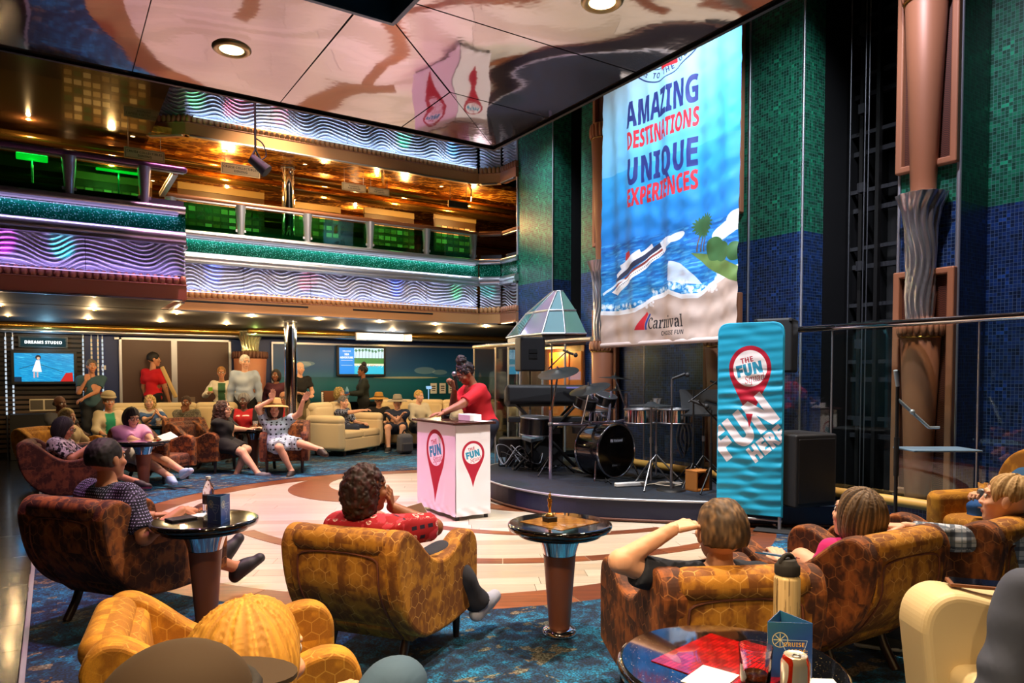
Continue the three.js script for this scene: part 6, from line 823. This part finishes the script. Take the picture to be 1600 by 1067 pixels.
person({ label: 'tall grey haired standing person in a light blue shirt', head: [383, 566, 12.9], phi: 165, hy: 25, ...ST, hair: ['short', 0xb0aaa0, 0, 0xd8d4cc], top: { col: (x, y, z) => mix(lin(0x8a9cbc), lin(0xb8c4d4), vn3(x * 9, y * 9, z * 9)), sleeve: 1.9 }, bot: { col: 0x121216 }, rh: [-.26, .82, .1], lh: [.26, .82, .1], s: 1.03, g: 1.12, belly: .03 });
person({ label: 'standing person with dark hair in a maroon sweater', head: [431, 587, 13.2], phi: 178, fem: 1, ...ST, hair: ['bob', 0x120c0c], skin: 'brown', top: { col: 0x4a1a2c, sleeve: 1.95 }, bot: { col: 0x18161c }, s: .89, g: 1.2 });
person({ label: 'standing person in a black shirt and khaki shorts behind the chrome column', head: [469, 576, 13.9], phi: 140, ...ST, hair: ['bald', 0x8a8078], top: { col: 0x0e0e12 }, bot: { col: 0x8a7a5c, len: .95 }, rh: [-.1, 1.05, .25], lh: [.12, 1.02, .26], s: .96, g: 1.1 });
const walker = person({ label: 'walking person in a dark jacket with dark piled hair passing the reception', head: [566, 580, 14.4], phi: -110, fem: 1, ...ST, hair: ['bun', 0x100b0b], skin: 'brown', top: { col: 0x1c2422, sleeve: 1.95 }, bot: { col: 0x14161a }, rh: [-.08, 1.02, .28], lh: [.08, 1.02, .28], s: .92 });
person({ label: 'grey haired person in a dark floral top on the sofa end', head: [537, 628, 12.9], phi: 112, fem: 1, hair: ['short', 0x5a5a60, 0, 0x9a9aa0], top: { map: blotch([[.05, .07, .16], [.6, .65, .75], [.1, .14, .3]], 12, 2), sleeve: .8 }, bot: { col: 0x24304a }, rh: px(575, 640, 12.7), lf: [.1, .085, .3], rf: [-.1, .085, .3], ...FAR });
person({ label: 'person with frizzy fair hair behind the grey haired sofa sitter', head: [531, 614, 13.9], phi: 100, fem: 1, hair: ['curly', 0x8a7440, .1, 0xd0b878], top: { col: 0x4a5868 }, lf: [.1, .085, .15], rf: [-.1, .085, .15], float: 1, ...FAR });
person({ label: 'seated person in a straw hat and a dark shirt with crossed legs', head: [592, 626, 13.7], phi: 165, glasses: 1, hair: ['short', 0x6a5a4a], hat: ['sun', 0xb88a3c, 0x5a3c1c], top: { col: 0x1c1a20 }, bot: { col: 0x23242c, len: .85 }, shoe: 0x8a8a90, ...FAR });
person({ label: 'seated person in a grey bucket hat and navy shirt with folded arms', head: [621, 630, 13.2], phi: 178, hair: ['short', 0x4a4038], hat: ['sun', 0x8c8474, 0x6a6254], top: { col: 0x18243c }, bot: { col: 0x141c34, len: .8 }, rh: [.1, .66, .2], lh: [-.1, .66, .22], shoe: 0x1c1c20, ...FAR, g: 1.15 });
person({ label: 'seated person with short fair hair in a pale hoodie', head: [655, 619, 13.5], phi: 150, hy: 20, fem: 1, hair: ['short', 0xa07838, 0, 0xe0c070], top: { col: 0xc8c0a8, sleeve: 1.9 }, bot: { col: 0x2a3040 }, ...FAR, g: 1.15 });
person({ label: 'seated person in a white blouse beside the presenter', head: [710, 626, 13.4], phi: 200, fem: 1, hair: ['bob', 0x7a5028], top: { col: 0xdcd8d2, sleeve: 1.7 }, bot: { col: 0x3a3a44 }, rh: [-.02, .8, .18], ...FAR });
const host = person({ label: 'presenter in a red polo speaking into a microphone at the lectern', head: [727, 583, 7.35], phi: -118, sit: false, y0: .0, lean: 14, hp: 20, fem: 1, glasses: 1, hair: ['bun', 0x0c0808, .2, 0x241818], skin: 'brown', top: { col: 0xb80c18, sleeve: .85 }, bot: { col: 0x141a2c }, rh: px(710, 607, 7.25), re: [-.5, -1, .1], rhd: [0, .9, .3, 0, 0, 1, 1.1], lh: px(688, 648, 7.0), le: [.4, -.7, -.6], lhd: [0, -.1, 1, 0, -1, 0, .3], rf: [-.12, .08, -.06], lf: [.12, .08, .04], s: .93, g: 1.3, c: .012, fc: .0045 });
// ---------------------------------------------------------------- things on tables and in hands
const TT = .606;
const inHand = (P, i, f = .07, dy = 0) => { const a = P.arm[i], d = a.w.clone().sub(a.e).normalize(), v = a.w.clone().addScaledVector(d, f * .92); v.y += dy; v.applyAxisAngle(new THREE.Vector3(0, 1, 0), P.t.rotation.y).add(P.t.position); return v.toArray(); };
const spot_ = (px_, depth, y) => { const p = flat(px_, depth); return [p[0], y, p[1]]; };
const onTable = (px_, py_) => onY(px_, py_, TT);
{ // microphone in the presenter's hand
  const h = inHand(host, 0, .05, .06), t = thing('microphone', 'black handheld microphone at the presenter\'s mouth', 'microphone', h, away(-118)); mesh('handle', bar([0, -.11, -.03], [0, .03, .0], .012, .017, 14), MAT.black, t); mesh('grille', sp(.027, 0, .052, .004), MAT.steel, t);
}
{ // trophy
  const p = onTable(859, 815), t = thing('trophy', 'small golden figure trophy on a black block', 'trophy', p, away(150)); mesh('plinth', [rb(.06, .028, .06, .004, 0, .014, 0)], MAT.black, t); mesh('mound', lathe([[.001, .05], [.012, .048], [.024, .036], [.026, .028], [.001, .028]], 20), MAT.gold, t); mesh('figure', [lathe([[.001, .05], [.008, .05], [.007, .075], [.012, .085], [.009, .1], [.014, .118], [.008, .13], [.005, .134], [.001, .134]], 16), sp(.0085, 0, .142, 0), bar([-.012, .12, 0], [-.004, .1, .01], .004), bar([.012, .12, 0], [.004, .1, .01], .004), bar([0, .15, 0], [.004, .16, 0], .003)], MAT.gold, t);
}
const menuArt = (txt) => paint(360, 480, (g, W, H) => { const gr = g.createLinearGradient(0, 0, W, H); gr.addColorStop(0, '#2f6f8c'); gr.addColorStop(.5, '#2a4f9a'); gr.addColorStop(1, '#1c3f78'); g.fillStyle = gr; g.fillRect(0, 0, W, H); g.strokeStyle = '#e9e2a0'; g.lineWidth = 6; g.beginPath(); g.arc(100, 150, 62, 0, 7); g.stroke(); for (let k = 0; k < 8; k++) { g.beginPath(); g.moveTo(100, 150); g.lineTo(100 + 54 * cos(k * PI / 4), 150 + 54 * sin(k * PI / 4)); g.stroke(); } g.strokeStyle = '#cfe6f4'; g.lineWidth = 4; g.beginPath(); g.moveTo(110, 150); g.lineTo(320, 150); g.moveTo(110, 150); g.quadraticCurveTo(150, 290, 215, 300); g.quadraticCurveTo(290, 290, 320, 150); g.moveTo(215, 300); g.lineTo(215, 420); g.moveTo(160, 424); g.lineTo(270, 424); g.stroke(); if (txt) { g.fillStyle = '#e9b94a'; g.font = 'bold 50px sans-serif'; g.fillText('CRUISE', 128, 205, 180); g.fillText('MODE:', 165, 262, 160); g.strokeStyle = '#e05a6a'; g.beginPath(); g.arc(300, 430, 26, 0, 7); g.stroke(); } else { g.fillStyle = '#a8d4e0'; g.font = '26px sans-serif'; g.fillText('COCKTAILS', 140, 210, 150); g.fillText('MENU', 160, 250); } });
function menuStand(p, turn, label, txt) { const t = thing('menu_stand', label, 'menu', p, turn), w = .11, h = .145, a = R(60), m = std(0xffffff, .3, 0, { map: menuArt(txt) }); for (let k = 0; k < 3; k++) { const g = new THREE.BoxGeometry(w, h, .002); pl(g, w * .289 * sin(k * 2 * PI / 3), h / 2, w * .289 * cos(k * 2 * PI / 3), 0, k * 2 * PI / 3, 0); mesh('menu_face', g, m, t); } }
menuStand(onTable(1228, 1052), away(186), 'three sided blue menu stand lettered cruise mode', true);
menuStand(onTable(343, 816), away(212), 'three sided blue menu stand with a cocktail glass drawing beside the bottle', false);
{ // foreground table: tumbler, can, flask, papers
  const p = onTable(1180, 1078), t = thing('tumbler', 'clear tumbler with a little cola left in it', 'glass', p); mesh('glass', lathe([[.001, .0], [.032, .0], [.034, .004], [.041, .11], [.039, .11], [.031, .008], [.001, .008]], 36), phys(0xffffff, .02, 0, { transmission: 1, thickness: .003, ior: 1.45 }), t); mesh('cola', lathe([[.001, .009], [.0305, .009], [.033, .036], [.001, .036]], 30), phys(0x4a1c06, .05, 0, { transmission: .7, thickness: .03, attenuationColor: new THREE.Color(0x5a2408), attenuationDistance: .02 }), t);
  const c = onTable(1242, 1100), u = thing('soda_can', 'silver and red soda can beside the tumbler', 'can', c, away(180)); mesh('body', lathe([[.001, 0], [.026, 0], [.033, .01], [.033, .1], [.027, .115], [.0265, .119], [.025, .116], [.001, .114]], 36), new THREE.MeshStandardMaterial({ color: 0xffffff, metalness: .7, roughness: .25, map: paint(512, 256, (g, W, H) => { g.fillStyle = '#cfc6b4'; g.fillRect(0, 0, W, H); g.fillStyle = '#c8301c'; g.beginPath(); g.ellipse(128, 140, 84, 66, 0, 0, 7); g.fill(); g.beginPath(); g.ellipse(384, 140, 84, 66, 0, 0, 7); g.fill(); g.fillStyle = '#f4efe2'; g.beginPath(); g.ellipse(128, 150, 60, 24, 0, 0, 7); g.fill(); g.beginPath(); g.ellipse(384, 150, 60, 24, 0, 0, 7); g.fill(); }) }), u); mesh('pull_tab', [ring(.009, .002, 0, .118, .006, PI / 2)], MAT.steel, u);
  const f = flat(1234, 2.12), b = thing('flask', 'pale wood patterned flask with a black loop lid', 'bottle', [f[0], TT, f[1]], away(180)); mesh('body', lathe([[.001, 0], [.036, 0], [.038, .004], [.038, .165], [.034, .178], [.001, .178]], 36), std(0xffffff, .4, 0, { map: tex(256, (q, v) => { const k = fbm(q * 60, v * 5, 0, 3); return k < .36 ? [.42, .36, .25] : mix([.72, .62, .42], [.86, .79, .6], k); }) }), b); mesh('lid', lathe([[.034, .178], [.037, .182], [.037, .205], [.03, .212], [.026, .222], [.022, .225], [.001, .225]], 30), MAT.rubber, b); mesh('loop', pl(new THREE.TorusGeometry(.024, .007, 8, 20, PI), 0, .214, 0, 0, .4), MAT.rubber, b);
  const d = onTable(1110, 1062); solo('paper_card', bx(.13, .002, .1, d[0], TT + .004, d[2], 0, .3), MAT.paper, 'blank white card on the red board of the near table', 'paper');
  const e = onTable(1290, 1075); solo('receipt', bx(.1, .002, .07, e[0], TT + .002, e[2], 0, .9), MAT.paper, 'white receipt at the rim of the near table', 'paper');
}
{ // left table: bottle, notes, folder
  const p = onTable(326, 800), t = thing('water_bottle', 'clear plastic bottle with dark label behind the menu stand', 'bottle', p); mesh('bottle', lathe([[.001, 0], [.03, 0], [.032, .01], [.031, .12], [.026, .15], [.012, .175], [.012, .19], [.001, .19]], 28), phys(0xdfeaf2, .03, 0, { transmission: 1, thickness: .003, ior: 1.4 }), t); mesh('label_band', cy(.0325, .0325, .05, 0, .075, 0, 0, 0, 0, 28), std(0x1c1216, .5), t); mesh('cap', cy(.0135, .0135, .016, 0, .196, 0), MAT.white, t);
  const q = onTable(296, 806); solo('notes', bx(.16, .003, .11, q[0], TT + .002, q[2], 0, -.35), MAT.paper, 'white note sheet under the resting hand', 'paper'); const r = onTable(283, 812); solo('folder', rb(.14, .012, .09, .003, r[0], TT + .0065, r[2], 0, .3), MAT.soot, 'slim dark card folder on the left table', 'folder');
}
{ const a = at(655, 812, 3.75), t = thing('answer_sheet', 'white answer sheet held by the person in red', 'paper', a, away(20)); mesh('sheet', bx(.13, .2, .002, 0, 0, 0, -.5, .2, -.25), MAT.paper, t); }
{ const a = inHand(wGlass, 0, .08, .0), t = thing('stemmed_glass', 'curved stemmed glass with pale ice in a raised hand', 'glass', [a[0], a[1] - .07, a[2]]); mesh('bowl', lathe([[.006, .05], [.03, .075], [.036, .1], [.028, .135], [.034, .165], [.032, .165], [.026, .135], [.033, .1], [.004, .055]], 30), phys(0xffffff, .03, 0, { transmission: 1, thickness: .003 }), t); mesh('ice', lathe([[.001, .06], [.026, .078], [.031, .1], [.026, .122], [.001, .124]], 18), std(0xaab4c0, .4), t); mesh('stem', lathe([[.001, 0], [.03, 0], [.03, .004], [.006, .01], [.004, .03], [.006, .052], [.001, .052]], 24), phys(0xffffff, .03, 0, { transmission: 1, thickness: .003 }), t); }
{ const a = flat(1510, 2.2), t = thing('phone', 'phone in an open brown case lying on the cream armrest', 'phone', [at(1525, 918, 2.4)[0], .672, at(1525, 918, 2.4)[2]], away(-70)); mesh('case', rb(.085, .012, .17, .004), std(0x7a4a2a, .5), t); mesh('screen', rb(.075, .003, .15, .001, 0, .0075, 0), MAT.gloss, t); }
{ const a = at(1212, 868, 3.2), t = thing('booklet', 'blue and white booklet on the lap of the person in bright pink', 'booklet', a, away(40)); mesh('cover', bx(.15, .006, .11, 0, 0, 0, .25), std(0x1c7cc4, .4), t); mesh('page', bx(.15, .004, .06, 0, -.012, .07, .3), MAT.paper, t); }
{ const a = at(264, 597, 13.0), t = thing('foam_bat', 'long pale padded stick held by the person in the red polo', 'stick', a, away(0)); mesh('stick', rb(.07, .62, .05, .02, 0, 0, 0, 0, 0, -.42), std(0xc4a468, .7), t); }
{ const p = inHand(wGreen, 0, .07, .03), t = thing('green_drink', 'tumbler of bright green drink held at the chest', 'glass', p); mesh('cup', cy(.03, .04, .1, 0, 0, 0), std(0x7ac83a, .3), t); mesh('straw', bar([0, .02, 0], [.02, .12, 0], .004), MAT.white, t); }
{ const a = at(262, 682, 8.75), t = thing('answer_sheet', 'white answer sheet held by the person in pale pink', 'paper', a, away(120)); mesh('sheet', bx(.2, .003, .13, 0, 0, 0, .5, .2, .15), MAT.paper, t); }
{ const a = flat(632, 12.6), t = thing('backpack', 'grey patterned backpack on the carpet by the sofa', 'bag', [a[0], .006, a[1]]); mesh('body', rb(.28, .36, .2, .08, 0, .18, 0), std(0x55565e, .8), t); mesh('pocket', rb(.2, .16, .06, .025, 0, .12, .11), std(0x3b3c44, .8), t); mesh('strap', tube([[-.06, .34, 0], [0, .42, 0], [.06, .34, 0]], .012), MAT.rubber, t); }
{ const a = inHand(walker, 1, .07, .03), t = thing('water_bottle', 'blue labelled bottle carried by the walking person', 'bottle', a); mesh('bottle', lathe([[.001, -.1], [.035, -.1], [.035, .06], [.014, .1], [.014, .12], [.001, .12]], 18), std(0x7fb4dc, .2), t); mesh('label_band', cy(.036, .036, .07, 0, -.01, 0), std(0x1c5aa8, .4), t); }
for (const [px_, py_, label] of [[398, 668, 'small clear cup on the table between the two seated people'], [246, 651, 'clear plastic cup on the table in front of the cream sofa']]) { const d = px_ > 300 ? 10.55 : 11.35, a = flat(px_, d), t = thing('plastic_cup', label, 'cup', [a[0], TT, a[1]]); mesh('cup', lathe([[.001, 0], [.028, 0], [.038, .11], [.036, .11], [.026, .005], [.001, .005]], 20), phys(0xffffff, .05, 0, { transmission: .9, thickness: 0 }), t); mesh('drink', cy(.027, .032, .06, 0, .036, 0), std(0x9a7a5a, .3), t); }
renderer.render(scene, camera);
